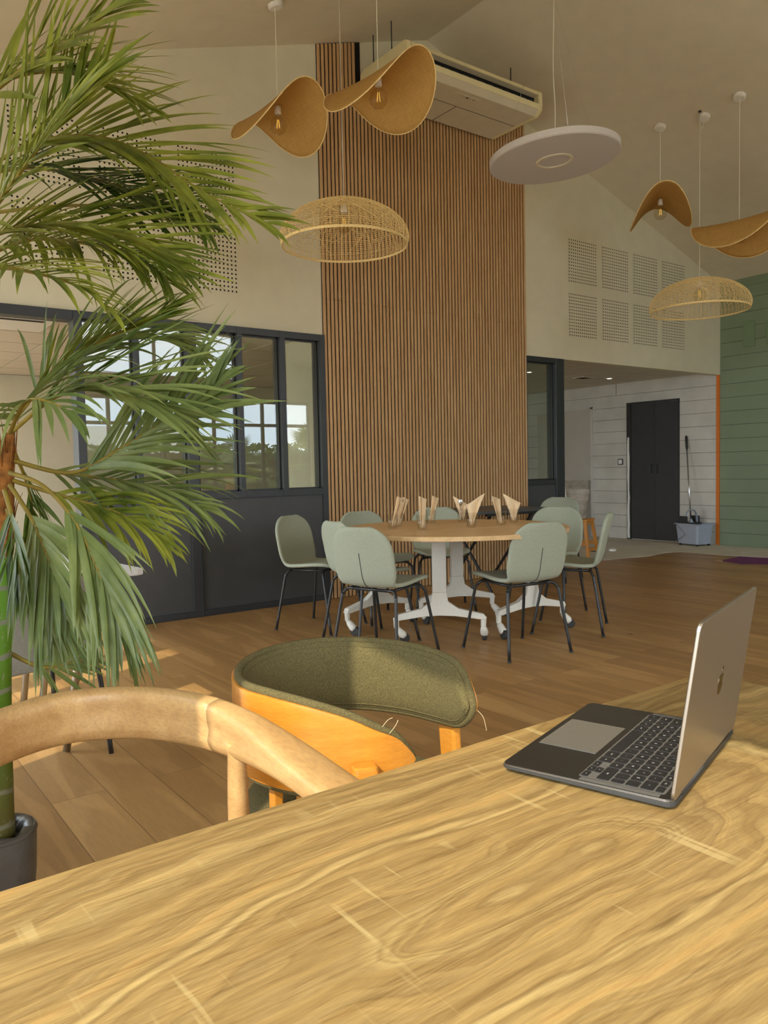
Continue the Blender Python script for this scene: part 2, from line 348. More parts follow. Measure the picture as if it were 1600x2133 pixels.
def catmull(P, n=8):
    P = [Vector(p) for p in P]; out = []
    for i in range(len(P)-1):
        p0 = P[max(i-1, 0)]; p1 = P[i]; p2 = P[i+1]; p3 = P[min(i+2, len(P)-1)]
        for k in range(n):
            t = k/n; out.append(.5*((2*p1)+(p2-p0)*t+(2*p0-5*p1+4*p2-p3)*t*t+(3*p1-p0-3*p2+p3)*t**3))
    out.append(P[-1]); return out
# ================================================================== SETTING
XL, XR, YA, YN = -.9, 9.9, 5.755, -4.5
RX, RZ, K = 4.875, 5.126, .3245
def roof(x): return RZ-K*abs(x-RX)
HZ = 2.29
struct(MB().box(XL-.2, XR+.3, YN-.2, 10.4, -.1, 0).build('floor', M['floor']))
# vaulted ceiling, two slopes meeting at the ridge
def slope(name, xa, xb):
    m = MB(); za, zb = roof(xa), roof(xb)
    m.prism([(xa, za), (xb, zb), (xb, zb+.12), (xa, za+.12)], YN-.2, YA+.1, 'y'); return struct(m.build(name, M['ceil']))
slope('ceiling', XL-.15, RX); slope('ceiling', RX, XR+.15)
# gable wall above the partition
g = MB(); g.prism([(XL-.1, HZ), (XR+.0, HZ), (XR+.0, roof(XR)+.02), (RX, RZ+.02), (XL-.1, roof(XL-.1)+.02)], YA, YA+.1, 'y')
struct(g.build('wall_back', M['wall']))
struct(MB().box(XL-.1, .62, YA, YA+.1, 0, HZ).build('wall_back', M['wall']))
# wall behind the slat panel
struct(MB().box(3.645, 6.14, YA, YA+.1, 0, HZ).build('wall_back', M['wall']))
# plank wall on the far side: grey primer beyond the opening, sage green in the hall
def boards(name, mat, y0, y1, ztop, holes=()):
    m = MB(); z = -.005+.0; pit = .1805; k = 0
    zs = .896-pit*5; 
    while zs < ztop:
        a, b = max(0, zs+.0022), min(ztop, zs+pit-.0022)
        if b > a+.002:
            segs = [(y0, y1)]
            for (h0, h1, hz) in holes:
                if a < hz:
                    new = []
                    for s0, s1 in segs:
                        if h0 > s0: new.append((s0, min(h0, s1)))
                        if h1 < s1: new.append((max(h1, s0), s1))
                    segs = [s for s in new if s[1]-s[0] > .005]
            for s0, s1 in segs:
                if holes and b > max(h[2] for h in holes) > a and any(h[0] < s1 and h[1] > s0 for h in holes): pass
                m.box(XR, XR+.03, s0, s1, a, b)
        zs += pit; k += 1
    m.cur = 1; m.box(XR+.022, XR+.12, y0, y1+(.02 if y1 < 6 else 0), 0, ztop); return struct(m.build(name, [mat, M['seam']]))
boards('wall_right', M['siding_green'], YN, YA-.0006, roof(XR)-.09)
struct(MB().box(XR-.012, XR+.03, YN, YA, roof(XR)-.1, roof(XR)+.01).build('trim_1', M['siding_green']))
boards('wall_right', M['siding_grey'], YA+.03, 10.3, 2.42)
struct(MB().box(XR, XR+.12, YA-.0005, YA+.1, HZ, roof(XR)+.02).build('wall_back', M['wall']))
struct(MB().box(XR-.014, XR+.03, YA-.0, YA+.045, 0, HZ).build('trim_2', M['orange']), 'narrow orange corner trim')
# rear rooms
struct(MB().box(XL-.1, XR, 10.2, 10.3, 0, 2.4).build('wall_rear', M['wall']))
struct(MB().box(3.72, 3.80, YA+.1, 6.55, 0, 2.4).build('wall_partition', M['wall']))
struct(MB().box(XL-.1, XL, YA+.1, 6.5, 0, 2.4).box(XL-.1, XL, 9.9, 10.3, 0, 2.4).box(XL-.1, XL, 6.5, 9.9, 2.25, 2.4).box(XL-.1, XL, 6.5, 9.9, 0, .3).build('wall_rear', M['wall']))
# suspended tile ceiling behind
m = MB(); z = 2.335; m.cur = 1; m.box(XL, XR, YA+.1, 10.25, z+.012, z+.05); m.cur = 0
x = XR-.3
xs = [XR, XR-.3]+[XR-.3-.6*i for i in range(1, 18)]; ys = [YA+.1+.6*i for i in range(0, 8)]
for i in range(len(xs)-1):
    for j in range(len(ys)-1):
        m.box(max(XL, xs[i+1]+.009), xs[i]-.009, ys[j]+.009, ys[j+1]-.009, z, z+.014)
struct(m.build('ceiling', [M['tile'], M['tgrid']]))
# window wall on the left (behind the camera's left shoulder): unseen piers and openings, shaped to cast the sun patches
m = MB(); ops = [(-4.3, .66), (2.53, 2.83), (3.40, 3.63), (3.86, 5.5)]
y = YN-.1
for a, b in ops: m.box(XL-.12, XL, y, a, 0, 2.61); y = b
m.box(XL-.12, XL, y, YA+.1, 0, 2.61); m.box(XL-.12, XL, YN-.1, YA+.1, 2.61, roof(XL)+.02)
for yy in (-3.1, -1.9, -.75): m.box(XL-.08, XL-.03, yy-.02, yy+.02, 0, 2.61) if False else None
struct(m.build('wall_left', M['wall']))
# near wall, glazed doors and a high window
m = MB()
def nb(x0, x1, z0, z1): m.box(x0, x1, YN-.12, YN, z0, z1)
nb(XL-.1, 2.6, 0, 2.75); nb(9.75, XR+.1, 0, 2.75)
m.prism([(XL-.1, 2.75), (4.4, 2.75), (4.4, roof(4.4)+.02), (XL-.1, roof(XL-.1)+.02)], YN-.12, YN, 'y')
m.prism([(7.95, 2.75), (XR+.1, 2.75), (XR+.1, roof(XR+.1)+.02), (7.95, roof(7.95)+.02)], YN-.12, YN, 'y')
nb(4.4, 7.95, 2.75, 3.2)
m.prism([(4.4, 4.3), (7.95, 4.3-.18), (7.95, roof(7.95)+.02), (RX, RZ+.02), (4.4, roof(4.4)+.02)], YN-.12, YN, 'y')
struct(m.build('wall_near', M['wall']))
m = MB()
for xx in (2.62, 3.8, 5.0, 6.15, 7.3, 8.5, 9.73): m.box(xx-.035, xx+.035, YN-.09, YN-.03, 0, 2.75)
m.box(2.6, 9.75, YN-.089, YN-.031, 2.15, 2.22); m.box(2.6, 9.75, YN-.088, YN-.032, 2.68, 2.749); m.box(2.6, 9.75, YN-.088, YN-.032, .001, .1)
for xx in (4.42, 6.0, 7.93): m.box(xx-.03, xx+.03, YN-.09, YN-.03, 3.2, 4.28 if xx < 7 else 4.12)
struct(m.build('window_1', M['frame']))
# outside
struct(MB().box(-30, 34, -34, 34, -.3, -.12).build('floor_outside', M['ground']))

# ---- partition: anthracite frame, glass, panels (bay by bay, each a window of the wall)
ZS = .955
def bay(n, posts, x0, x1, label):
    r = bpy.data.objects.new('window_%d' % n, None); C.objects.link(r); struct(r, label)
    f = MB()
    yf0, yf1 = YA-.022, YA+.11
    f.box(x0, x1, yf0, yf1, HZ-.055, HZ-.0005); f.box(x0, x1, yf0, yf1, ZS-.035, ZS+.02); f.box(x0, x1, yf0-.004, yf1, .0005, .05)
    for a, b in posts: f.box(a, b, yf0-.003, yf1+.002, ZS-.03 if (abs(a-1.98) < .01 or abs(a-2.815) < .01 or abs(a-3.206) < .01) else .0008, HZ-.001)
    f.build('window_frame', M['frame'], r, bevel=.004)
    inner = sorted(posts)
    gaps = [(inner[i][1], inner[i+1][0]) for i in range(len(inner)-1)]
    for a, b in gaps:
        if b-a < .05: continue
        MB().box(a, b, YA+.03, YA+.036, ZS+.02, HZ-.055).build('pane', M['pane'], r)
        bd = MB(); t = .012
        bd.box(a, b, YA+.02, YA+.05, ZS+.02, ZS+.02+t); bd.box(a, b, YA+.02, YA+.05, HZ-.055-t, HZ-.055); bd.box(a, a+t, YA+.02, YA+.05, ZS+.02, HZ-.055); bd.box(b-t, b, YA+.02, YA+.05, ZS+.02, HZ-.055)
        bd.build('glazing_bead', M['black'], r)
    return r, gaps
r2, _ = bay(2, [(1.56, 1.62), (1.98, 2.022), (2.38, 2.465)], 1.56, 2.465, 'anthracite framed glazing behind the palm')
MB().box(1.62, 2.38, YA-.008, YA+.08, .05, ZS-.035).build('lower_panel', M['darkgrey'], r2)
r3, _ = bay(3, [(2.38+.086, 2.38+.088), (2.815, 2.857), (3.206, 3.25), (3.59, 3.643)], 2.466, 3.643, 'three-pane anthracite framed glazing beside the slat panel')
MB().box(2.468, 3.59, YA-.008, YA+.08, .05, ZS-.035).build('lower_panel', M['darkgrey'], r3)
r4, _ = bay(4, [(6.142, 6.152), (6.60, 6.735)], 6.142, 6.735, 'narrow anthracite glazed bay right of the slat panel')
MB().box(6.152, 6.60, YA-.008, YA+.08, .05, ZS-.035).build('lower_panel', M['darkgrey'], r4)
# door opening at the far left: dark head and jambs
m = MB(); m.box(.62, 1.56, YA-.02, YA+.11, HZ-.07, HZ-.001); m.box(.62, .69, YA-.02, YA+.11, 0, HZ-.07)
struct(m.build('door_1', M['frame'], bevel=.003))
# black double door in the plank wall
d = bpy.data.objects.new('door_2', None); C.objects.link(d); struct(d, 'matt black double door in the grey plank wall')
m = MB(); m.box(XR-.02, XR+.01, 7.15, 7.225, 0, 2.03); m.box(XR-.02, XR+.01, 6.355, 6.372, 0, 2.03); m.box(XR-.0205, XR+.01, 6.355, 7.225, 2.005, 2.031); m.build('door_frame', M['black'], d)
MB().box(XR-.014, XR+.012, 6.752, 7.148, .012, 2.003).build('door_leaf', M['doorblack'], d, bevel=.002)
MB().box(XR-.014, XR+.012, 6.374, 6.749, .012, 2.003).build('door_leaf', M['doorblack'], d, bevel=.002)
for yy, sg in ((6.80, 1), (6.70, 1)):
    hm = MB(); hm.tube(catmull([(XR-.016, yy-.012, 1.11), (XR-.045, yy+.004, 1.10), (XR-.05, yy+.012, 1.05), (XR-.045, yy+.004, 1.0), (XR-.016, yy-.012, .99)], 5), .007, 8); hm.build('door_handle', M['black'], d, smooth=True)
m = MB(); random.seed(4)
pts = [(7.215-.012*random.random(), z*.1) for z in range(0, 16)]; pts2 = [(7.168+.012*random.random(), z*.1) for z in range(15, -1, -1)]
m.prism([(a, b+.02) for a, b in pts+pts2], XR-.026, XR-.0202, 'x'); m.build('paint_run', M['white'], d)
# flush grey door further along
d3 = bpy.data.objects.new('door_3', None); C.objects.link(d3); struct(d3, 'flush primer grey door panel left of the black door')
MB().box(XR-.008, XR+.01, 7.90, 9.0, .02, 1.985).build('door_leaf', M['skybluegrey'], d3, bevel=.002)
m = MB(); m.box(XR-.016, XR+.01, 7.862, 7.9, 0, 2.02); m.box(XR-.016, XR+.01, 7.862, 9.04, 1.99, 2.0201); m.build('door_frame', M['siding_grey'], d3, bevel=.002)

# ---- slatted oak cladding
t = thing('slat_panel', 'tall oak slat wall cladding on black felt rising to the ceiling', 'wall panel', (0, YA, 0))
m = MB(); m.prism([(3.638, 0.002), (6.158, .002), (6.158, roof(6.158)-.003), (5.66, roof(5.66)-.003), (5.66, 4.40), (4.09, 4.40), (4.09, roof(4.09)-.003), (3.638, roof(3.638)-.003)], -.010, -.001, 'y'); m.build('felt_backing', M['felt'], t)
m = MB(); x = 3.640; i = 0
while x+.027 < 6.165:
    if x > 5.66: top = min(roof(x), roof(x+.027))
    elif x+.027 < 4.06: top = roof(x)
    else: top = 4.40
    j = 2.60+.0*((i//15) % 2)
    m.box(x, x+.0265, -.022, -.010, .004, j-.0012); m.box(x, x+.0265, -.022, -.010, j, top-.004); x += .04; i += 1
m.build('slats', M['slat'], t, bevel=.0012, seg=1)

# ---- perforated acoustic panels on the gable wall
def perf(x0, z0, label, grp):
    w = .482; n = 14; pit = w/(n); hs = .0135; m = MB(); y = -.003
    t = thing('acoustic_tile', label, 'acoustic tile', (x0, YA, z0), 0, grp)
    for i in range(n):
        for j in range(n):
            a = i*pit; b = j*pit; h = hs/2; cx = a+pit/2; cz = b+pit/2
            vs = [(a, y, b), (a+pit, y, b), (a+pit, y, b+pit), (a, y, b+pit), (cx-h, y, cz-h), (cx+h, y, cz-h), (cx+h, y, cz+h), (cx-h, y, cz+h)]
            m.add(vs, [(0, 1, 5, 4), (1, 2, 6, 5), (2, 3, 7, 6), (3, 0, 4, 7)])
    m.build('perforated_face', M['wall'], t)
    MB().box(.001, w-.001, -.002, -.0003, .001, w-.001).build('felt_backing', M['felt'], t)  # felt layer, kept black to stand in for shade the shallow holes lack
rows = [(2.548, 'lower'), (3.138, 'upper')]
cols = ['nearest the slats', 'second from the slats', 'third from the slats', 'furthest right']
for z0, rn in rows:
    for i, cn in enumerate(cols):
        perf(6.848+.581*i, z0, 'perforated white tile right of the slats, %s row, %s' % (rn, cn), 'perforated panels on the gable wall')
cols = ['nearest the slats', 'second from the slats', 'third from the slats', 'furthest left']
for z0, rn in rows:
    for i, cn in enumerate(cols):
        perf(2.37-.592*i, z0, 'perforated white tile left of the slats, %s row, %s' % (rn, cn), 'perforated panels on the gable wall')

# ---- small wall items
t = thing('light_switch', 'white light switch with dark surround left of the black door', 'switch', (XR, 7.345, 1.16))
m = MB(); m.prism(rrect(-.045, .045, -.045, .045, .012), -.010, -.0005, 'x'); m.build('surround', M['seam'], t)
m = MB(); m.prism(rrect(-.032, .032, -.032, .032, .008), -.014, -.010, 'x'); m.build('rocker', M['white'], t)
m = MB(); m.box(-.012, -.001, 0, .16, 0, .33); o = m.build('cover_plate', M['blankplate'], None, bevel=.004, loc=(XR, 5.275, 2.61)); tag(o, 'green painted rectangular cover plate high on the green wall', 'cover plate')
m = MB(); m.box(-.010, -.001, 0, .2, 0, .30); o = m.build('cover_plate', M['blankplate'], None, bevel=.004, loc=(XR, 4.93, 2.61)); tag(o, 'green painted cover plate cut by the right edge of the picture', 'cover plate')
m = MB(); m.box(XR-.004, XR-.0005, 7.42, 7.425, 2.17, 2.329); struct(m.build('trim_3', M['seam']))
def downlight(x, y, label):
    t = thing('downlight', label, 'ceiling light', (x, y, 2.335)); MB().lathe([(.03, -.004), (.055, -.006), (.058, -.0005)], seg=24).build('bezel', M['white'], t, smooth=True)
    m = MB(); m.lathe([(.0005, -.003), (.036, -.003)], seg=20); m.build('lens', M['downlight'], t)
downlight(9.16, 6.98, 'small lit recessed downlight in the tiled ceiling near the black door')
downlight(7.55, 7.0, 'lit recessed downlight seen through the narrow glazed bay')
t = thing('ceiling_vent', 'small square ceiling vent in the tiled ceiling before the plank wall', 'vent', (8.70, 7.07, 2.335))
m = MB(); m.box(-.1, .1, -.1, .1, -.012, -.0005); m.build('frame', M['tile'], t); m = MB(); m.box(-.085, -.01, -.07, .07, -.014, -.011); m.box(.01, .085, -.07, .07, -.014, -.011); m.build('grille', M['felt'], t)
t = thing('air_diffuser', 'white ceiling air unit with dark slot seen through the far left doorway', 'air unit', (1.30, 6.55, 2.335))
m = MB(); m.box(-.3, .3, -.3, .3, -.03, -.0005); m.build('casing', M['white'], t, bevel=.006); m = MB(); m.box(-.22, .22, -.2, -.15, -.033, -.029); m.build('slot', M['felt'], t)

# ================================================================== AIR CONDITIONER
t = thing('air_conditioner', 'large white ceiling-hung air conditioner in front of the slat panel', 'air conditioner', (4.06, 5.05, 4.37))
L = 1.60
prof = [(.0, .205), (.03, .225), (.62, .225), (.66, .19), (.66, .04), (.64, .0), (.05, .0), (.0, .045), (-.01, .085), (.06, .095), (.07, .165), (-.006, .172)]
m = MB(); m.prism(prof, 0.05, L-.05, 'x'); m.build('casing', M['acwhite'], t, bevel=.004)
side = [(-.008, .205), (.03, .228), (.62, .228), (.664, .19), (.664, .04), (.64, -.003), (.05, -.003), (-.004, .045), (-.012, .09)]
for a, b in ((.0, .05), (L-.05, L)):
    m = MB(); m.prism(side, a, b, 'x'); m.build('end_cap', M['acbeige'], t, bevel=.015, seg=3)
m = MB(); m.prism([(-.016, .088), (-.006, .044), (.0, .046), (-.010, .09)], .055, L-.055, 'x'); m.build('outlet_flap', M['acbeige'], t, bevel=.001)
m = MB(); m.prism([(-.008, .172), (.0, .206), (.06, .206), (.06, .172)], .051, L-.051, 'x'); m.build('top_rail', M['acbeige'], t)
m = MB(); m.box(.052, L-.052, .052, .068, .096, .166); m.build('outlet_back', M['felt'], t)
m = MB()
for i in range(14):
    x0 = .10+i*.103; m.prism([(.012, .096), (.046, .096), (.046, .128), (.022, .122)], x0, x0+.075, 'x')
m.build('louvre', M['rubber'], t)
m = MB(); m.box(.52, .524, .30, .62, -.0025, .0005); m.box(.06, L-.06, .30, .306, -.0025, .0005); m.box(.80, .806, .306, .63, -.0027, .0005); m.build('panel_joint', M['tgrid'], t)
m = MB(); m.prism(rrect(.62, .92, .10, .15, .02), -.0035, .0005, 'z'); m.cur = 1
for i in range(4): m.box(.70+.014*i, .704+.014*i, .122, .127, -.0042, -.0033)
m.box(.80, .804, .118, .128, -.0042, -.0033); m.box(.83, .86, .122, .125, -.0042, -.0033); m.box(.835, .87, .128, .130, -.0042, -.0033); m.build('display_panel', [M['acwhite'], M['black']], t)
m = MB(); m.box(.76, .785, .115, .135, -.0045, -.003); m.build('status_display', M['black'], t)
for i, (xx, yy) in enumerate(((.08, .30), (.08, .56), (1.50, .30), (1.50, .56))):
    m = MB(); zt = roof(4.06+xx)-4.37-.004; m.tube([(xx, yy, .2), (xx, yy, zt)], .0055, 6); m.lathe([(.0, .226), (.016, .226), (.016, .236), (0, .236)], (xx, yy, 0), 6); m.build('hanger_rod', M['rubber'], t)

# ================================================================== ROUND ACOUSTIC LIGHT
cx, cy, cz = 4.793, 4.157, 3.49
DT = Matrix.Rotation(R(-4), 3, Vector((.59, .80, 0)))
t = thing('acoustic_disc_light', 'round white acoustic disc light with inner ring hung on wires', 'pendant light', (cx, cy, cz))
m = MB(); m.lathe([(.001, 0), (.49, 0), (.5, .006), (.5, .050), (.49, .056), (.001, .056)], seg=72, mtx=DT); m.build('disc', M['disc'], t, smooth=False, bevel=0)
m = MB(); m.lathe([(.118, .0), (.118, -.006), (.142, -.006), (.142, .0)], seg=48, mtx=DT); m.build('light_ring', M['ring'], t, smooth=False)
zt = roof(cx)-cz-.35
for a in (20, 140, 260):
    m = MB(); m.tube([(.40*math.cos(R(a)), .40*math.sin(R(a)), .08), (0, 0, zt)], .0009, 5); m.build('suspension_wire', M['chrome'], t)
m = MB(); zz = roof(cx)-cz-.004; m.tube(catmull([(0, 0, .08), (.012, 0, .4), (-.006, 0, .7), (.01, 0, zt), (.0, 0, zz)], 6), .004, 6); m.build('power_cord', M['cord'], t, smooth=True)
m = MB(); m.tube(catmull([(0, 0, zt-.03), (.015, .01, zt), (-.012, .0, zt+.02), (.012, 0, zt+.05), (0, 0, zt+.09), (0, 0, zz)], 4), .0035, 5); m.build('hook_knot', M['rubber'], t)

# ================================================================== PENDANTS
def bulb(parent, z, r=.0625):
    b = MB(); b.lathe([(.0005, z-2*r), (r*.5, z-1.87*r), (r*.87, z-1.5*r), (r, z-r), (r*.87, z-.5*r), (r*.55, z-.12*r), (.016, z+.006), (.014, z+.02)], seg=24); bo = b.build('bulb', M['bulbglass'], parent, smooth=True)
    f = MB()
    for k in range(4):
        a = PI/2*k; f.tube([(.006*math.cos(a), .006*math.sin(a), z-.3*r), (.014*math.cos(a), .014*math.sin(a), z-1.25*r)], .0016, 5)
    f.build('filament', M['filament'], bo)
    f = MB(); f.lathe([(.0, z+.02), (.021, z+.02), (.024, z+.028), (.022, z+.068), (.012, z+.078), (.004, z+.08)], seg=20); f.build('lamp_holder', M['white'], parent, smooth=True)
def canopy(parent, x, y, z0, off=(0, 0)):
    zt = roof(x+off[0])-z0; sgn = -1 if x+off[0] > RX else 1; mt = Matrix.Rotation(math.atan(K)*(-sgn), 4, 'Y')
    m = MB(); m.lathe([(.0, -.034), (.045, -.034), (.055, -.028), (.055, -.001), (0, -.001)], (off[0], off[1], zt-.004), 28, mt.to_3x3()); m.build('ceiling_canopy', M['white'], parent, smooth=False, bevel=0)
    return zt
def hat(x, y, z, az, label, rad=.42, tmax=60, tilt=0, sharp=.16):
    t = thing('raffia_pendant_light', label, 'pendant light', (x, y, z), 0, 'bent raffia pendant lights')
    m = MB(); nr, na = 12, 72; N = 60
    # arc profile of the bend
    tab = [(0, 0)]; ds = rad/N
    for i in range(N):
        s = (i+.5)*ds; th = R(tmax)*math.tanh(s/sharp); tab.append((tab[-1][0]+math.cos(th)*ds, tab[-1][1]-math.sin(th)*ds))
    mt = Matrix.Rotation(R(az), 3, 'Z') @ Matrix.Rotation(R(tilt), 3, 'X')
    def P(rr, a):
        s = rr*math.cos(a); q = rr*math.sin(a); i = abs(s)/rad*N; i0 = min(int(i), N-1); fr = i-i0
        xx = tab[i0][0]*(1-fr)+tab[i0+1][0]*fr; zz = tab[i0][1]*(1-fr)+tab[i0+1][1]*fr
        return mt @ Vector((math.copysign(xx, s), q, zz+.03*(q/rad)**2))
    vs = [P(0, 0)]; 
    for i in range(1, nr+1):
        for k in range(na): vs.append(P(rad*i/nr, 2*PI*k/na))
    fs = [(0, 1+k, 1+(k+1) % na) for k in range(na)]
    for i in range(nr-1):
        for k in range(na): fs.append((1+i*na+k, 1+(i+1)*na+k, 1+(i+1)*na+(k+1) % na, 1+i*na+(k+1) % na))
    m.add(vs, fs); m.build('shade', M['raffia'], t, smooth=True, solid=.003)
    e = MB(); pts = [P(rad, 2*PI*k/na) for k in range(na+1)]; e.tube(pts, .0045, 6, caps=False); e.build('rim', M['rattan'], t, smooth=True)
    bulb(t, -.085)
    zt = canopy(t, x, y, z); c = MB(); c.tube([(0, 0, -.01), (0, 0, zt-.03)], .0028, 6); c.build('cord', M['cord'], t)
    return t
def rattan(x, y, z, label, rad=.46, hgt=.26, tilt=(0, 0), hook=None, seed=1, az=0):
    random.seed(seed)
    t = thing('rattan_pendant_light', label, 'pendant light', (x, y, z), 0, 'open weave rattan dome lights')
    mt = Matrix.Rotation(R(tilt[0]), 3, 'X') @ Matrix.Rotation(R(tilt[1]), 3, 'Y')
    def P(u, a):   # u 0 top .. 1 rim
        ph = u*PI*.56; r = rad*math.sin(min(ph, PI/2))**1.12 if ph < PI/2 else rad*(1-.35*(ph-PI/2)**1.5)
        zz = hgt*(math.cos(ph)) ; return mt @ Vector((r*math.cos(a), r*math.sin(a), zz-hgt))
    w = MB(); nrib = 72
    for k in range(nrib):
        a0 = 2*PI*k/nrib+random.uniform(-.012, .012); u0 = .06 if k % 2 == 0 else .28
        w.tube([P(u0+(1-u0)*i/12, a0+random.uniform(-.004, .004)) for i in range(13)], .0019 if k % 6 else .003, 3, caps=False)
    for j in range(34):
        u = .10+.90*j/33; u2 = random.uniform(-.004, .004)
        w.tube([P(u+u2*math.sin(3*2*PI*k/60), 2*PI*k/60) for k in range(61)], .0018 if j % 7 else .0028, 3, caps=False)
    for k in range(60):   # loose diagonal strands near the crown
        a0 = random.uniform(0, 2*PI); da = random.choice((-1, 1))*random.uniform(.5, 1.3); u0 = random.uniform(.08, .3); u1 = random.uniform(.55, .9)
        w.tube([P(u0+(u1-u0)*i/10, a0+da*i/10) for i in range(11)], .0019, 3, caps=False)
    w.build('woven_shade', M['rattan'], t)
    e = MB(); e.tube([P(1.0, 2*PI*k/64) for k in range(65)], .006, 6, caps=False); e.tube([P(.985, 2*PI*k/64) for k in range(65)], .005, 6, caps=False); e.build('rim', M['rattan'], t, smooth=True)
    e = MB(); e.lathe([(.0, .006), (.05, .002), (.05, -.006), (0, -.006)], (0, 0, 0), 24); e.build('crown_disc', M['rattan'], t)
    bulb(t, -.10)
    zt = roof(x)-z
    c = MB(); c.tube([(0, 0, -.02), (0, 0, zt-.004)], .0028, 6)
    if hook:
        zc = canopy(t, x+.07, y, z, (0, 0)) if False else None
        k2 = roof(x+.075)-z; c.tube(catmull([(.075, 0, k2-.03), (.06, 0, k2-.10), (.03, 0, k2-.13), (.006, 0, k2-.09), (0, 0, zt-.01)], 6), .0028, 6)
        m = MB(); m.lathe([(.0, -.034), (.045, -.034), (.055, -.028), (.055, -.001), (0, -.001)], (.075, 0, k2-.004), 28, Matrix.Rotation(math.atan(K), 3, 'Y')); m.build('ceiling_canopy', M['white'], t)
        m = MB(); m.lathe([(0, -.012), (.012, -.012), (.016, 0), (0, 0)], (0, 0, zt-.002), 12); m.build('ceiling_hook', M['rubber'], t)
    else: canopy(t, x, y, z)
    c.build('cord', M['cord'], t, smooth=True)
hat(2.86, 5.05, 3.76, 2, 'bent raffia pendant furthest left, overlapping the slat panel edge')
hat(3.20, 4.29, 3.745, 6, 'bent raffia pendant in front of the white air conditioner')
rattan(3.17, 4.69, 3.035, 'large open weave rattan dome hanging in front of the slats', seed=3)
hat(6.948, 4.672, 3.75, -50, 'small bent raffia pendant right of the white disc light, arch shaped')
rattan(6.965, 4.259, 2.885, 'open weave rattan dome hanging before the green wall', hook=True, seed=5)
hat(6.972, 3.87, 3.33, 6, 'bent raffia pendant cut by the right edge of the picture')
# ================================================================== ROUND TABLE (two half-round flip tables pushed together)
TC = Vector((3.40, 3.83, 0)); TR = .74; TZ = .74; SA = R(-52)
def tleg(parent, x, y, az, rcast):
    mt = Matrix.Translation((x, y, 0)) @ Matrix.Rotation(az, 4, 'Z')
    m = MB()   # column and splayed foot in one casting
    m.box(-.046, .046, -.022, .022, .3298, TZ-.032, mt)
    prof = [(-.30, .155), (-.285, .185), (-.12, .225), (-.055, .27), (-.046, .33), (.046, .33), (.055, .27), (.12, .225), (.285, .185), (.30, .155), (.27, .15), (.10, .175), (0, .18), (-.10, .175), (-.27, .15)]
    mm = MB(); mm.prism(prof, -.022, .022, 'y'); m.add([mt @ Vector(v) for v in mm.v], mm.f)
    for s in (-1, 1): m.tube([mt @ Vector((s*.283, 0, .17)), mt @ Vector((s*.280, 0, .10))], [.019, .017], 10)
    leg = m.build('leg', M['whitemetal'], parent, bevel=.004)
    for s in (-1, 1):
        c0 = Vector((s*.280, 0, 0)); a = rcast+s*.5; dx, dy = math.cos(a)*.04, math.sin(a)*.04
        cm = MB(); base = mt @ c0
        cm.tube([base+Vector((0, 0, .102)), base+Vector((dx*.35, dy*.35, .085)), base+Vector((dx, dy, .055)), base+Vector((dx*1.3, dy*1.3, .042))], [.014, .022, .027, .022], 12); ca = cm.build('caster', M['whitemetal'], leg, smooth=True)
        wm = MB(); ax = Vector((-dy, dx, 0)).normalized(); ctr = base+Vector((dx*1.35, dy*1.35, .032)); wm.tube([ctr-ax*.013, ctr-ax*.010, ctr+ax*.010, ctr+ax*.013], [.028, .032, .032, .028], 20); ca2 = wm.build('wheel', M['rubber'], leg, smooth=False)
for hf, lab, legs in ((0, 'half-round oak flip table forming the near half of the round table', [(.10, .12), (.12, -.36)]),
                      (1, 'half-round oak flip table forming the far half of the round table', [(-.1, 0), (0, 0)])):
    t = thing('half_round_table', lab, 'table', TC, 0, 'half-round tables pushed into a circle')
    a0 = SA+(PI if hf == 0 else 0); P = [((TR)*math.cos(a0+PI*k/40), (TR)*math.sin(a0+PI*k/40)) for k in range(41)]
    n = Vector((math.cos(a0+PI/2), math.sin(a0+PI/2))); P = [(p[0]+n.x*.0015, p[1]+n.y*.0015) for p in P]
    m = MB(); m.prism(P, TZ-.028, TZ); m.build('tabletop', M['oak_round'], t, bevel=.003)
    m = MB(); q = Matrix.Rotation(a0, 4, 'Z'); m.box(-.5, .5, .06, .10, TZ-.062, TZ-.0285, q); m.box(-.5, -.46, .1, .34, TZ-.062, TZ-.0285, q); m.box(.46, .5, .1, .34, TZ-.062, TZ-.0285, q); m.build('underframe', M['black'], t)
    if hf == 0:
        tleg(t, 3.24-TC.x, 3.80-TC.y, R(-38), R(10)); tleg(t, 3.90-TC.x, 3.62-TC.y, R(-6), R(-70))
        m = MB(); qq = Matrix.Translation((3.14-TC.x, 3.80-TC.y, 0)) @ Matrix.Rotation(R(-38), 4, 'Z'); m.box(-.04, .04, -.03, .03, TZ-.085, TZ-.03, qq); b = m.build('tilt_catch', M['white'], t, bevel=.004)
        m = MB(); mtx = qq; 
        for sx in (-.02, .018): m.tube([qq @ Vector((sx, -.031, TZ-.058)), qq @ Vector((sx, -.034, TZ-.058))], .012, 12)
        m.build('catch_button', M['black'], b)
    else:
        tleg(t, 3.82-TC.x, 4.28-TC.y, R(-20), R(-60)); tleg(t, 3.20-TC.x, 4.42-TC.y, R(5), R(-30))

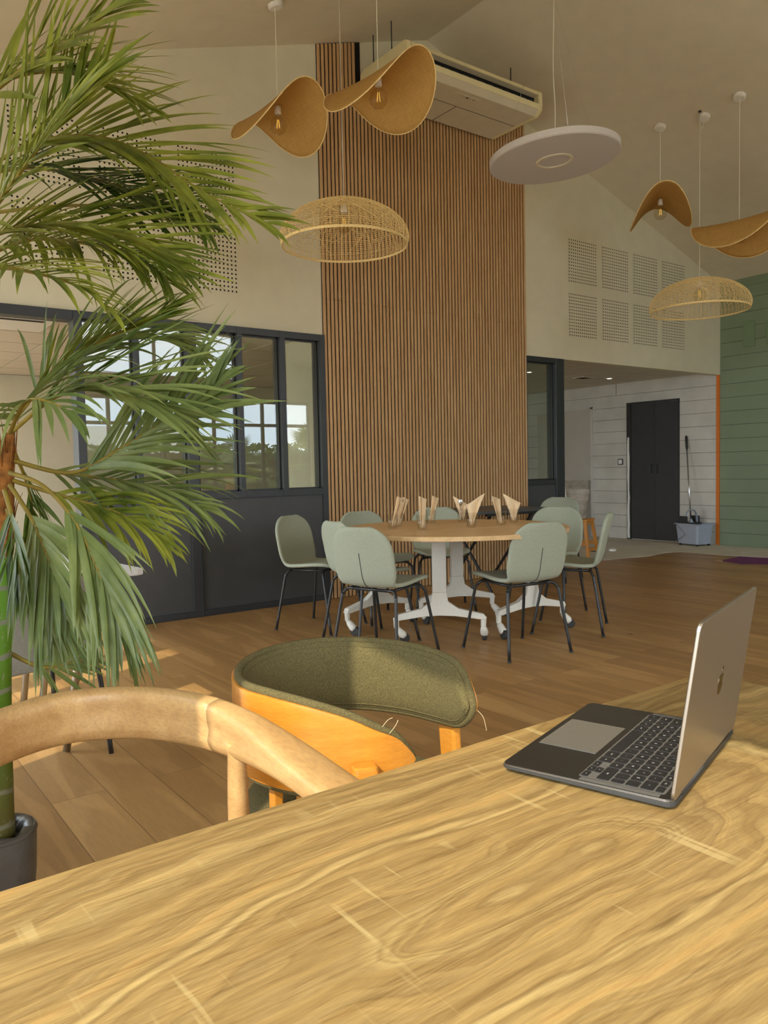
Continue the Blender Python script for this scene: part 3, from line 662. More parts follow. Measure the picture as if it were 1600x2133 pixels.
# ================================================================== SAGE SHELL CHAIRS
def make_chair(label):
    t = thing('dining_chair', label, 'chair', (0, 0, 0), 0, 'sage green shell chairs')
    prof = catmull([(.205, .438), (.20, .452), (.15, .462), (.05, .458), (-.06, .448), (-.14, .446), (-.185, .462), (-.212, .505), (-.228, .57), (-.245, .65), (-.262, .72), (-.282, .80)], 3)
    L = [0]
    for i in range(1, len(prof)): L.append(L[-1]+(Vector(prof[i])-Vector(prof[i-1])).length)
    tot = L[-1]
    def halfw(s):
        d0 = s; d1 = tot-s; w = .212+.006*math.sin(PI*s/tot)
        if d0 < .09: w -= .075*(1-math.sqrt(max(0, 1-((.09-d0)/.09)**2)))
        if d1 < .15: w -= .13*(1-math.sqrt(max(0, 1-((.15-d1)/.15)**2)))
        mid = abs(s-.40); w -= .022*math.exp(-(mid/.06)**2)
        return w
    nv = 17; m = MB(); vs = []
    for i, (y, z) in enumerate(prof):
        s = L[i]; w = halfw(s); back = min(1, max(0, (s-.36)/.1))
        for j in range(nv):
            v = -1+2*j/(nv-1); x = w*v
            dy = back*.028*v*v; dz = (1-back)*.014*v*v+.004
            if i == 0: dz -= .0
            vs.append((x, y+dy, z+dz))
    fs = [(i*nv+j, i*nv+j+1, (i+1)*nv+j+1, (i+1)*nv+j) for i in range(len(prof)-1) for j in range(nv-1)]
    m.add(vs, fs); sh = m.build('seat_shell', M['fabric'], t, smooth=True, solid=.026, sub=1, offset=0)
    # seam slit running down the rear of the back
    sm = MB(); pp = [];
    for i, (y, z) in enumerate(prof):
        if .34 < L[i] < .63:
            k = (L[i]-.34)/.29
            # outward normal
            a = Vector(prof[min(i+1, len(prof)-1)])-Vector(prof[max(i-1, 0)]); nrm = Vector((-a.y, a.x)).normalized()
            if nrm.x > 0 and z > .5: nrm = -nrm
            if z <= .5 and nrm.y > 0: nrm = -nrm
            pp.append((.0, y+nrm.x*.0135, z+.004+nrm.y*.0135))
    sm.tube(pp, .0022, 5); sm.build('back_seam', M['seam'], t)
    # steel frame and four bent legs
    fr = MB(); zf = .432
    fr.tube(catmull([(-.150, .13, zf), (.150, .13, zf)], 2), .0095, 8); fr.tube([(-.150, -.145, zf-.006), (.150, -.145, zf-.006)], .0095, 8)
    for s in (-1, 1): fr.tube([(s*.150, .13, zf), (s*.150, -.145, zf-.006)], .0095, 8)
    fr.build('seat_frame', M['black'], t, smooth=True)
    for sx in (-1, 1):
        for sy in (1, -1):
            y0 = .13 if sy > 0 else -.145
            lg = MB(); lg.tube(catmull([(sx*.12, y0, zf-(0 if sy > 0 else .006)), (sx*.165, y0+sy*.004, zf-.008), (sx*.188, y0+sy*.02, zf-.035), (sx*.195, y0+sy*.03, zf-.075), (sx*.232, sy*.232, .008)], 4), .0098, 8)
            lo = lg.build('leg', M['black'], t, smooth=True)
            ft = MB(); ft.tube([(sx*.2325, sy*.2325, .012), (sx*.233, sy*.233, .001)], .0115, 8); ft.build('foot_cap', M['rubber'], lo)
    return t
ch0 = make_chair('sage shell chair at the near side of the round table, back to us, right one')
def place(o, x, y, fdeg): o.location = (x, y, 0); o.rotation_euler = (0, 0, R(fdeg-90))
place(ch0, 3.456, 3.335, 82)
G = 'sage green shell chairs'
for x, y, f, lab in [
    (2.76, 3.74, 19, 'sage shell chair at the near left of the round table, back to us'),
    (2.96, 4.18, -4, 'sage shell chair mostly hidden behind the near left chair of the round table'),
    (2.94, 4.76, -66, 'sage shell chair furthest left, standing before the anthracite panel'),
    (3.45, 4.74, -92, 'sage shell chair behind the far left edge of the round table, facing us'),
    (4.05, 4.72, 238, 'sage shell chair behind the middle of the round table, facing us'),
    (4.50, 4.02, 200, 'sage shell chair at the right end of the round table, facing us'),
    (4.19, 3.53, 125, 'sage shell chair seen from the side, furthest right at the round table'),
    (5.92, 5.22, 200, 'sage shell chair beside the dark table near the slat wall')]:
    c = dup(ch0, (x, y, 0), 0, lab, G); place(c, x, y, f)

# dark folding table near the slat wall
t = thing('folding_table', 'dark grey square table with crossed legs against the slat wall', 'table', (5.15, 5.27, 0), 0)
m = MB(); m.prism(rrect(-.50, .42, -.36, .36, .02), .715, .74); m.build('tabletop', M['darktop'], t, bevel=.002)
for s in (-1, 1):
    m = MB(); m.tube([(s*.3, -.30, .012), (s*.3, .28, .71)], .014, 8); m.build('leg', M['black'], t)
    m = MB(); m.tube([(s*.27, .30, .012), (s*.27, -.28, .71)], .014, 8); m.build('leg', M['black'], t)
m = MB(); m.box(-.34, .34, -.3, -.27, .69, .7148); m.box(-.34, .34, .27, .3, .69, .7148); m.build('underframe', M['black'], t)

# ================================================================== GLASSES WITH KRAFT NAPKINS
gl = [(3.055, 4.04), (3.179, 4.145), (3.103, 3.793), (3.52, 4.206), (3.717, 4.097), (3.455, 3.721), (3.69, 3.685), (3.898, 3.773)]
glab = ['furthest left on the round table', 'standing just behind the leftmost one on the round table', 'nearest to us on the round table', 'alone behind the nearest glass, near the far rim',
        'holding a spoon, at the middle of the far rim', 'in front of the spoon glass, holding a wide triangular napkin', 'fourth from the right end, with a crumpled napkin', 'furthest right on the round table']
glab[6] = 'with a crumpled napkin, second from the right'
def tumbler():
    t = thing('drinking_glass', '', 'glass', (0, 0, 0), 0, 'tumblers with napkins')
    m = MB(); m.lathe([(.0, .0), (.026, .0), (.029, .004), (.037, .095), (.0355, .095), (.0275, .010), (.0, .010)], seg=24); m.build('body', M['glass'], t, smooth=True); return t
g0 = tumbler()
def napkin(kind, lean, az, hgt, wid, seed):
    rnd = random.Random(seed); m = MB()
    if kind == 'roll':
        for k in range(3):
            a = rnd.uniform(0, 6.28); ox, oy = .006*math.cos(a), .006*math.sin(a)
            n = 9; vs = []
            for i in range(n):
                f = i/(n-1); zz = .013+hgt*f*(1-.09*k); w = (.012+wid*.5*f**.8)*(1-.15*k); th = 1.2+k*1.1; lx = lean*f*1.05
                for j in range(7):
                    v = -1+j/3; rr = math.sin(v*2.2+k)*.006*(1+f)
                    tipz = (-.02*v*(1+k)*.6 if i == n-1 else 0)
                    vs.append((ox+lx+w*v*math.cos(th*.4), oy+w*v*math.sin(th*.4)+rr+.004*math.sin(5*f+k), zz+tipz))
            m.add(vs, [(i*7+j, i*7+j+1, (i+1)*7+j+1, (i+1)*7+j) for i in range(n-1) for j in range(6)])
    else:
        n = 9
        for k in range(2):
            vs = []
            for i in range(n):
                f = i/(n-1); w = .008+wid*f*(1-.25*k)
                for j in range(9):
                    v = -1+j/4; sk = lean*f+ (v*f*wid*.2)
                    vs.append((sk+w*v*.8, .008*math.sin(v*3+k*2)*(1+f)+.006*k-.003, .013+hgt*f*(.82+.18*v*(1 if lean > 0 else -1))*(1-.1*k)))
            m.add(vs, [(i*9+j, i*9+j+1, (i+1)*9+j+1, (i+1)*9+j) for i in range(n-1) for j in range(8)])
    m.v = [tuple(Matrix.Rotation(az, 3, 'Z') @ Vector(v)) for v in m.v]
    return m
naps = [('roll', .055, -.6, .185, .045, 1), ('roll', .05, -.5, .175, .035, 2), ('roll', .006, -.6, .19, .038, 3), ('roll', .035, -.6, .17, .035, 4), ('fan', -.012, -.5, .175, .05, 5), ('fan', .030, -.6, .205, .055, 6), ('roll', -.028, -.6, .17, .05, 7), ('fan', -.012, -.7, .19, .055, 8)]
nlab = ['rolled kraft napkin leaning right in the leftmost glass', 'rolled kraft napkin in the glass behind the leftmost one', 'upright folded kraft napkin in the glass nearest to us', 'slim kraft napkin leaning right in the glass by the far rim',
        'kraft napkin folded around a spoon in the middle glass', 'wide triangular kraft napkin pointing up to the right', 'crumpled kraft napkin leaning left, second from the right', 'broad kraft napkin in the glass furthest right']
for i, (x, y) in enumerate(gl):
    if i == 0: g0.location = (x, y, TZ+.001); g0['label'] = 'clear tumbler '+glab[0]
    else: dup(g0, (x, y, TZ+.001), 0, 'clear tumbler '+glab[i], 'tumblers with napkins')
    o = napkin(*naps[i]).build('paper_napkin', M['napkin'], None, smooth=True, solid=.0012, loc=(x, y, TZ+.001)); tag(o, nlab[i], 'napkin', 'kraft napkins in glasses')
def cutlery(x, y, az, kind, lean, label):
    t = MB(); q = Matrix.Rotation(az, 3, 'Z')
    t.tube([(0, 0, .015), (lean*.6, 0, .12)], [.0035, .003], 6)
    if kind == 'spoon':
        sp = MB(); vs = []
        sp.lathe([(0, 0), (.010, .004), (.017, .016), (.019, .028), (.016, .042), (.009, .052), (0, .055)], (lean*.6+.002, 0, .115), 12)
        t.add([(v[0], (v[1])*.35, v[2]) for v in sp.v], sp.f)
    else:
        for k in (-1, 0, 1): t.tube([(lean*.6, 0, .12), (lean*.7+k*.007, 0, .145), (lean*.95+k*.007, 0, .185)], .0019, 5)
    t.v = [tuple(q @ Vector(v)) for v in t.v]
    o = t.build(kind, M['silver'], None, smooth=True, loc=(x, y, TZ+.003)); tag(o, label, 'cutlery', 'cutlery in the glasses')
cutlery(3.055+.008, 4.04+.012, -.6, 'fork', .075, 'steel fork in the leftmost glass')
cutlery(3.52+.004, 4.206+.012, -.6, 'fork', .03, 'steel fork in the glass standing alone by the far rim')
cutlery(3.717-.010, 4.097-.008, -.6, 'spoon', -.02, 'steel spoon standing in the glass at the middle of the far rim')
cutlery(3.455+.004, 3.721+.014, -.6, 'fork', .02, 'steel fork behind the wide triangular napkin')
cutlery(3.69-.006, 3.685+.014, -.6, 'fork', -.05, 'steel fork in the glass with the crumpled napkin')

# ================================================================== FOREGROUND TABLE
TT = .74
t = thing('dining_table', 'large oak laminate table filling the foreground', 'table', (0, 0, 0))
ax = lambda a: a
top = [(-.75, .790), (1.26, .801), (1.30, .785), (1.318, .75), (1.322, .70), (1.322, -.55), (-.75, -.55)]
top = catmull([(1.20, .8005, 0), (1.262, .801, 0), (1.302, .782, 0), (1.320, .740, 0), (1.322, .66, 0)], 4)
top = [(-.70, .792)]+[(p.x, p.y) for p in top]+[(1.322, -.55), (-.70, -.55)]
m = MB(); m.prism(top, TT-.030, TT); m.build('tabletop', M['tabletop'], t, bevel=.0035, seg=3)
for x in (-.55, 1.16):
    for y in (-.42, .62):
        m = MB(); m.box(x-.03, x+.03, y-.03, y+.03, .001, TT-.0302); m.build('leg', M['black'], t, bevel=.003)
m = MB(); m.box(-.52, 1.13, .61, .635, TT-.09, TT-.031); m.box(-.52, 1.13, -.435, -.41, TT-.09, TT-.031); m.box(-.562, -.538, -.39, .59, TT-.09, TT-.031); m.box(1.148, 1.172, -.39, .59, TT-.09, TT-.031); m.build('apron', M['black'], t)

# ================================================================== LAPTOP  (local x along the hinge, local y towards the hinge, z up)
S = .375/.365
FL = Vector((.682, .681))*S; FR = Vector((.962, .777))*S; HN = Vector((.738, .483))*S; HF = Vector((1.011, .562))*S
ux = (FR-FL+HF-HN).normalized(); ang = math.atan2(ux.y, ux.x)
cen = (FL+FR+HN+HF)/4; 
LW, LD = .304, .213
t = thing('laptop', 'open space grey laptop on the oak table, lid towards us', 'laptop', (cen.x, cen.y, TT), ang)
# local +y points from hinge to front edge
def wedge_slab(m, x0, x1, y0, y1, r, zb, zt):   # y1 = front, thinner
    P = rrect(x0, x1, y0, y1, r, 5)
    n = len(P); vs = []
    for sx, zf in ((.94, 0), (1, .45), (1, .9), (.994, 1)):
        for (x, y) in P:
            k = (y-y0)/(y1-y0); th = (zt-zb)*(1-.55*k)
            z = zt-th*(1-zf); vs.append((x*sx, (y-(y0+y1)/2)*sx+(y0+y1)/2, z))
    fs = [tuple(range(n))[::-1], tuple(range(3*n, 4*n))]+[(l*n+i, l*n+(i+1) % n, (l+1)*n+(i+1) % n, (l+1)*n+i) for l in range(3) for i in range(n)]
    m.add(vs, fs)
m = MB(); wedge_slab(m, -LW/2, LW/2, -LD/2, LD/2, .011, .0012, .0125); base = m.build('base', M['aludark'], t, smooth=False)
DZ = .0125
m = MB(); m.prism(rrect(-LW/2-.0001, LW/2+.0001, -LD/2-.0001, LD/2+.0001, .011), DZ-.0022, DZ-.0012); m.build('edge_band', M['aluedge'], t)
# clear case rim around the bottom
m = MB(); wedge_slab(m, -LW/2-.0012, LW/2+.0012, -LD/2-.0012, LD/2+.0012, .012, .0004, .0095); m.build('bottom_case', M['rubber'], t)
m = MB(); m.prism(rrect(-.058, .058, .018, .098, .004), DZ, DZ+.00035); m.build('trackpad', M['pad'], t)
m = MB(); m.box(-.0585, -.0578, .018, .098, DZ, DZ+.0004); m.box(.0578, .0585, .018, .098, DZ, DZ+.0004); m.build('trackpad_edge', M['aluedge'], t)
m = MB(); m.prism(rrect(-.1385, .1385, -.094, .0095, .003), DZ, DZ+.00012); m.build('keyboard_well', M['keywell'], t)
for s in (-1, 1):
    m = MB(); m.box(s*.1445-.0045, s*.1445+.0045, -.09, .005, DZ, DZ+.00015); m.build('speaker_grille', M['keywell'], t)
# keys: seen from the hinge side the user's left is at +x ... rows run along x
rows = [
 (.0115, [('esc', 1.45)]+[('F%d' % i, 1) for i in range(1, 13)]+[('', 1)]),
 (.0175, [('@', 1), ('&', 1), ('é', 1), ('"', 1), ("'", 1), ('(', 1), ('§', 1), ('è', 1), ('!', 1), ('ç', 1), ('à', 1), (')', 1), ('-', 1), ('<-', 1.5)]),
 (.0175, [('->', 1.5)]+[(c, 1) for c in 'AZERTYUIOP^$']+[('', 1)]),
 (.0175, [('caps', 1.8)]+[(c, 1) for c in 'QSDFGHJKLMù`']+[('', .7)]),
 (.0175, [('shift', 1.2), ('<', 1)]+[(c, 1) for c in 'WXCVBN,;:=']+[('shift', 2.3)]),
 (.0185, [('fn', 1), ('ctrl', 1), ('alt', 1), ('cmd', 1.25), ('', 5.1), ('cmd', 1.25), ('alt', 1)]),
]
def textmesh(mb, txt, size, x, y, z, rot):
    cu = bpy.data.curves.new('tmp', 'FONT'); cu.body = txt; cu.size = size; cu.align_x = 'CENTER'; cu.align_y = 'CENTER'; cu.resolution_u = 2
    ob = bpy.data.objects.new('tmp', cu); C.objects.link(ob); dg = bpy.context.evaluated_depsgraph_get(); dg.update()
    me = bpy.data.meshes.new_from_object(ob.evaluated_get(dg)); q = Matrix.Translation((x, y, z)) @ Matrix.Rotation(rot, 4, 'Z')
    mb.add([q @ v.co for v in me.vertices], [tuple(p.vertices) for p in me.polygons]); bpy.data.objects.remove(ob); bpy.data.curves.remove(cu); bpy.data.meshes.remove(me)
pit = .01905; y = -.092; gap = .0030
KX0 = .1375
for ri, (rh, ks) in enumerate(rows):
    tot = sum(k[1] for k in ks); total = 2*KX0-(3*pit*.98 if ri == 5 else 0); unit = total/tot
    xx = KX0
    allk = [(lab, xx_, w) for lab, xx_, w in []]
    for lab, w in ks:
        x1 = xx; x0 = xx-unit*w; xx = x0
        if ri == 3 and lab == '' : 
            pass
        m = MB(); m.prism(rrect(x0+gap/2, x1-gap/2, y+gap/2, y+rh-gap/2, .0016, 2), DZ+.0001, DZ+.0011)
        m.cur = 1
        if lab: textmesh(m, lab, .0046 if len(lab) < 2 else .0030, (x0+x1)/2, y+rh/2, DZ+.00118, PI)
        m.build('key', [M['key'], M['legend']], t)
    if ri == 5:
        for (a, b0, b1, ch) in ((0, 0, .5, '<'), (1, 0, .5, 'v'), (1, .5, 1, '^'), (2, 0, .5, '>')):
            x1 = xx-pit*.98*a; x0 = x1-pit*.98; ya, yb = y+rh*(1-b1), y+rh*(1-b0)
            if ch == '^': ya, yb = y, y+rh*.5
            else: ya, yb = y+rh*.5, y+rh
            m = MB(); m.prism(rrect(x0+gap/2, x1-gap/2, ya+gap/4, yb-gap/4, .001, 2), DZ+.0001, DZ+.0011); m.cur = 1; textmesh(m, ch, .0035, (x0+x1)/2, (ya+yb)/2, DZ+.00118, PI); m.build('key', [M['key'], M['legend']], t)
    y += rh
m = MB(); c0 = Vector((-LW/2, -.058, .0072)); m.lathe([(0, 0), (.0019, 0), (.0019, .0006), (0, .0006)], tuple(c0), 14, Matrix.Rotation(-PI/2, 3, 'Y')); m.build('audio_jack', M['black'], t)
# lid
LIDA = R(8.2)
q = Matrix.Translation((0, -LD/2+.004, .0105)) @ Matrix.Rotation(LIDA, 4, 'X')      # lid plane: x, z up, leaning towards -y
def lid_prism(P, a, b):
    mm = MB(); mm.prism(P, a, b, 'y'); mm.v = [tuple(q @ Vector(v)) for v in mm.v]; return mm
lid_prism(rrect(-LW/2, LW/2, .001, .2085, .010), -.0046, -.0003).build('lid', M['alu'], t, bevel=.0011, seg=3)
lid_prism(rrect(-LW/2+.002, LW/2-.002, .004, .2065, .009), -.0004, .0002).build('screen', M['screen'], t)
m = MB(); m.v = []; m.tube([q @ Vector((-.12, -.002, .0)), q @ Vector((.12, -.002, 0))], .0042, 10); m.build('hinge', M['black'], t, smooth=True)
# mirror emblem on the lid: round fruit outline with a bite on one side and a leaf on top
def emblem():
    P = []; 
    ctrl = [(0, .92), (.22, 1.0), (.45, .98), (.68, .86), (.80, .70)]
    bite = [(.64, .58), (.56, .38), (.60, .16), (.74, .0), (.88, -.08)]
    low = [(.80, -.34), (.62, -.66), (.42, -.92), (.24, -.98), (.0, -.90)]
    left = [(-.24, -.98), (-.42, -.94), (-.66, -.62), (-.84, -.22), (-.88, .18), (-.82, .56), (-.62, .86), (-.40, .98), (-.20, .98)]
    allp = [Vector((a, b, 0)) for a, b in ctrl+bite+low+left]; allp.append(allp[0]); s = .0135; out = [(p.x*s, p.y*s) for p in catmull(allp, 3)[:-1]]
    leaf = [(p.x*s, p.y*s) for p in catmull([Vector(v) for v in [(.02, 1.12, 0), (.06, 1.4, 0), (.26, 1.62, 0), (.46, 1.66, 0), (.42, 1.40, 0), (.24, 1.18, 0), (.02, 1.12, 0)]], 3)[:-1]]
    return out, leaf
o1, o2 = emblem(); m = MB()
for P in (o1, o2):
    mm = lid_prism([(-x if False else x, z+.103) for x, z in P], -.0051, -.0045); m.add(mm.v, mm.f)
m.build('lid_emblem', M['logo'], t)

# ================================================================== OLIVE ARMCHAIR
t = thing('upholstered_armchair', 'olive fabric armchair with honey oak veneer back at the foreground table', 'armchair', (0, 0, 0))
st = [(.90, 1.140, .600, .562), (.865, 1.140, .632, .54), (.82, 1.148, .656, .535), (.77, 1.172, .684, .535), (.71, 1.215, .708, .535), (.668, 1.28, .720, .54), (.655, 1.36, .722, .545), (.69, 1.46, .723, .55), (.76, 1.54, .724, .555), (.86, 1.59, .724, .56),
      (.96, 1.585, .724, .56), (1.05, 1.52, .724, .56), (1.105, 1.42, .722, .56), (1.125, 1.32, .716, .561), (1.127, 1.25, .700, .566), (1.122, 1.205, .660, .585)]
T4 = catmull([Vector(s[:3]) for s in st], 5); B4 = catmull([Vector((s[0], s[1], s[3])) for s in st], 5)
n = len(T4); nor = []
for i in range(n):
    a = T4[min(i+1, n-1)]-T4[max(i-1, 0)]; a.z = 0; a.normalize(); nor.append(Vector((-a.y, a.x, 0)))
# path runs clockwise (left wing -> back -> right wing): outward = left normal
def band(o0, o1, shrink, name, mat, sub=1, bev=.003, rnd=0):
    m = MB(); rows = []
    for i in range(n):
        hgt = T4[i].z-B4[i].z; e = min(i, n-1-i)/7.0
        k = 1 if e >= 1 else math.sqrt(max(.02, 1-(1-e)**2)); midz = (T4[i].z+B4[i].z)/2; hh = (hgt/2-shrink)*k
        nv = 9; rows.append([(T4[i]*1.0, nor[i], midz-hh+2*hh*j/(nv-1), j/(nv-1)) for j in range(nv)])
    vo = []; 
    for (off) in (o0, o1):
        for r_ in rows:
            for (p, nn, z, f) in r_:
                bul = 0
                if rnd: bul = rnd*(1-(2*f-1)**4)*(1 if off == o1 else 0)
                vo.append((p.x+nn.x*(off-bul), p.y+nn.y*(off-bul), z))
    nv = 9; N = n*nv; fs = []
    for i in range(n-1):
        for j in range(nv-1):
            a = i*nv+j; fs.append((a, a+nv, a+nv+1, a+1)); fs.append((N+a, N+a+1, N+a+nv+1, N+a+nv))
    for i in range(n-1):
        for j in (0, nv-1): a = i*nv+j; fs.append((a, N+a, N+a+nv, a+nv) if j == 0 else (a, a+nv, N+a+nv, N+a))
    for i in (0, n-1):
        for j in range(nv-1): a = i*nv+j; fs.append((a, a+1, N+a+1, N+a) if i == 0 else (a, N+a, N+a+1, a+1))
    m.add(vo, fs); return m.build(name, mat, t, smooth=True, bevel=bev)
band(.007, -.005, .006, 'back_shell', M['orangeoak'], bev=.002)
pad = band(-.0062, -.016, .004, 'back_cushion', M['fabric_olive'], bev=.004, rnd=.012)
m = MB(); pts = []
def edge(i, top, inset, off):
    hgt = T4[i].z-B4[i].z; e = min(i, n-1-i)/7.0; k = 1 if e >= 1 else math.sqrt(max(.02, 1-(1-e)**2)); mid = (T4[i].z+B4[i].z)/2; hh = (hgt/2-inset)*k
    return Vector((T4[i].x+nor[i].x*off, T4[i].y+nor[i].y*off, mid+(hh if top else -hh)))
ring = [edge(i, True, .002, -.006) for i in range(n)]+[edge(i, False, .002, -.006) for i in range(n-1, -1, -1)]; ring.append(ring[0])
m.tube(ring, .0085, 8, caps=False)
ring = [edge(i, True, .013, -.0185) for i in range(n)]+[edge(i, False, .013, -.0185) for i in range(n-1, -1, -1)]; ring.append(ring[0])
m.tube(ring, .0028, 6, caps=False); m.build('piping', M['fabric_olive'], pad, smooth=True)
m = MB(); cx, cy = .905, 1.345; m.lathe([(.0, .470), (.12, .470), (.20, .466), (.230, .452), (.236, .430), (.228, .408), (.19, .398), (0, .398)], (cx, cy, 0), 48); m.build('seat_cushion', M['fabric_olive'], t, smooth=True)
m = MB(); m.lathe([(.0, .397), (.20, .397), (.20, .370), (0, .370)], (cx, cy, 0), 40); m.build('seat_frame', M['orangeoak'], t)
def post(x, y, dirx, diry, w, th, z1, foot=(0, 0), z0=.001):
    m = MB(); a = math.atan2(diry, dirx); q = Matrix.Rotation(a, 3, 'Z'); k = 6; vs = []
    P = rrect(-w/2, w/2, -th/2, th/2, min(w, th)*.3, 3)
    for (z, s) in ((z0, .62), (.30, .9), (z1-.012, 1), (z1-.003, .94), (z1, .78)):
        f = 1-(z-z0)/(z1-z0)
        for p in P: v = q @ Vector((p[0]*s, p[1]*s, 0)); vs.append((x+v.x+foot[0]*f, y+v.y+foot[1]*f, z))
    nn = len(P); fs = [tuple(range(nn))[::-1], tuple(range(4*nn, 5*nn))]+[(l*nn+i, l*nn+(i+1) % nn, (l+1)*nn+(i+1) % nn, (l+1)*nn+i) for l in range(4) for i in range(nn)]
    m.add(vs, fs); return m.build('leg', M['orangeoak'], t, smooth=False)
post(1.142, 1.315, 0.1, 1, .060, .024, .575, (.035, -.0))
post(.785, 1.138, 1, -.42, .050, .034, .596, (0, -.03))
post(.775, 1.42, .9, .25, .05, .024, .372, (-.03, .02))
post(.95, 1.50, .9, -.2, .05, .024, .372, (.01, .03))
for bx, by in ((.70, 1.325), (.725, 1.262)):
    MB().box(bx-.006, bx+.014, by-.012, by+.012, .455, .552).build('back_bracket', M['orangeoak'], t, bevel=.003)
for pts in ([(1.124, 1.21, .615), (1.13, 1.19, .60), (1.135, 1.185, .57)], [(.83, 1.142, .655), (.838, 1.135, .668), (.845, 1.13, .672)], [(.845, 1.14, .640), (.853, 1.132, .655), (.858, 1.13, .665)]):
    m = MB(); m.tube(catmull(pts, 4), .0005, 4); m.build('loose_thread', M['napkin'], pad)

# ================================================================== PALE WOOD ARMCHAIR
t = thing('wooden_armchair', 'pale wooden armchair with curved horseshoe rail at the foreground table', 'armchair', (0, 0, 0))
path = [(.075, .80, .652), (.06, .95, .656), (.06, 1.10, .662), (.075, 1.23, .668), (.12, 1.36, .673), (.19, 1.45, .676), (.28, 1.51, .678), (.37, 1.53, .679), (.455, 1.495, .680), (.52, 1.42, .682), (.562, 1.32, .684), (.584, 1.20, .684), (.590, 1.08, .680), (.586, .95, .676), (.575, .80, .672)]
PP = catmull([Vector(p) for p in path], 6); n = len(PP)
def sweep(i0, i1, name):
    m = MB(); vs = []; seg = 36
    for i in range(i0, i1+1):
        a = PP[min(i+1, n-1)]-PP[max(i-1, 0)]; a.normalize(); side = Vector((a.y, -a.x, 0)).normalized()   # right of travel = inward
        f = i/(n-1); mid = 1-abs(f-.5)*2          # 1 at the middle of the back
        k = min(1, max(0, (mid-.12)/.5)); k = k*k*(3-2*k)
        hh = .021+.028*k; ww = .037-.015*k; tilt = -.25*k
        up = Vector((0, 0, 1))
        for s in range(seg):
            th = 2*PI*s/seg; c, sn = math.cos(th), math.sin(th); ex = .62
            u = math.copysign(abs(c)**ex, c)*ww; v = math.copysign(abs(sn)**ex, sn)*hh
            if c > .2 and v < -.12*hh: u += .009*k*min(1, (-v/hh-.12)/.12)
            u2 = u*math.cos(tilt)-v*math.sin(tilt); v2 = u*math.sin(tilt)+v*math.cos(tilt)
            vs.append(PP[i]+side*u2+up*(v2-.004))
    N = i1-i0+1; fs = [(i*seg+s, i*seg+(s+1) % seg, (i+1)*seg+(s+1) % seg, (i+1)*seg+s) for i in range(N-1) for s in range(seg)]+[tuple(range(seg))[::-1], tuple(range((N-1)*seg, N*seg))]
    m.add(vs, fs); return m.build(name, M['ashchair'], t, smooth=True)
j1 = int((n-1)*.255); j2 = int((n-1)*.745)
sweep(j1, j2, 'back_rail'); sweep(0, j1, 'arm_rail'); sweep(j2, n-1, 'arm_rail')
def wleg(x, y, z1, fx, fy):
    m = MB(); pts = [(x+fx, y+fy, .001), (x+fx*.6, y+fy*.6, .2), (x+fx*.25, y+fy*.25, .42), (x, y, .56), (x, y, z1-.02), (x, y, z1)]
    m.tube(pts, [.012, .016, .021, .0195, .017, .024], 14, flat=.92); m.build('leg', M['ashchair'], t, smooth=True)
wleg(.572, 1.215, .668, .03, .05); wleg(.07, 1.205, .650, -.03, .05); wleg(.562, .86, .66, .01, -.02); wleg(.072, .86, .64, -.01, -.02)
m = MB(); m.prism(rrect(.09, .55, .82, 1.22, .05), .425, .455); m.build('seat', M['ashchair'], t, bevel=.01)
m = MB(); m.box(.085, .58, 1.185, 1.205, .37, .42); m.box(.085, .56, .85, .87, .37, .42); m.build('seat_rail', M['ashchair'], t)

# ================================================================== PALM
PX, PY = .345, 2.19
t = thing('potted_palm', 'tall artificial palm with long arching fronds in a dark grey pot at the left', 'palm', (PX, PY, 0))
def loc(p): return (p[0]-PX, p[1]-PY, p[2])
m = MB(); m.lathe([(.0, .0), (.082, .0), (.087, .01), (.097, .11), (.101, .215), (.097, .222), (.090, .216), (.085, .18), (0, .18)], seg=40); m.build('pot', M['plasticbag'], t, smooth=True)
m = MB(); m.lathe([(.0, .186), (.05, .192), (.085, .184), (.086, .18), (0, .175)], seg=30); m.build('potting_soil', M['soil'], t)
m = MB(); rnd = random.Random(2)
m.grid(40, 5, lambda a, b: (lambda th, rr: (rr*math.cos(th), rr*math.sin(th), .212+.025*math.sin(b*PI)+.010*math.sin(7*th)*b-.03*b))(a*2*PI, .103-.045*b+.006*math.sin(11*a*2*PI)*b), closed_u=True); m.build('pot_liner', M['plasticbag'], t, smooth=True, solid=.002)
tr1 = catmull([loc((.345, 2.176, .20)), loc((.352, 2.183, .42)), loc((.362, 2.186, .62)), loc((.376, 2.190, .80)), loc((.386, 2.191, .93))], 6)
m = MB(); m.tube(tr1, [.047-.012*i/(len(tr1)-1) for i in range(len(tr1))], 20); m.build('trunk', M['trunk'], t, smooth=True)
tr2 = catmull([loc((.30, 2.24, .20)), loc((.285, 2.25, .8)), loc((.28, 2.22, 1.4)), loc((.29, 2.20, 1.75))], 6)
m = MB(); m.tube(tr2, [.045-.012*i/(len(tr2)-1) for i in range(len(tr2))], 18); m.build('trunk', M['trunk'], t, smooth=True)
cs = catmull([loc((.386, 2.191, .93)), loc((.392, 2.192, 1.0)), loc((.402, 2.190, 1.10)), loc((.416, 2.186, 1.19)), loc((.428, 2.182, 1.26))], 5)
m = MB(); m.tube(cs, [.036, .037, .038, .038, .037, .036, .035, .034, .033, .032, .030, .028, .026, .024, .022, .020, .018, .016, .014, .012, .010][:len(cs)], 12)
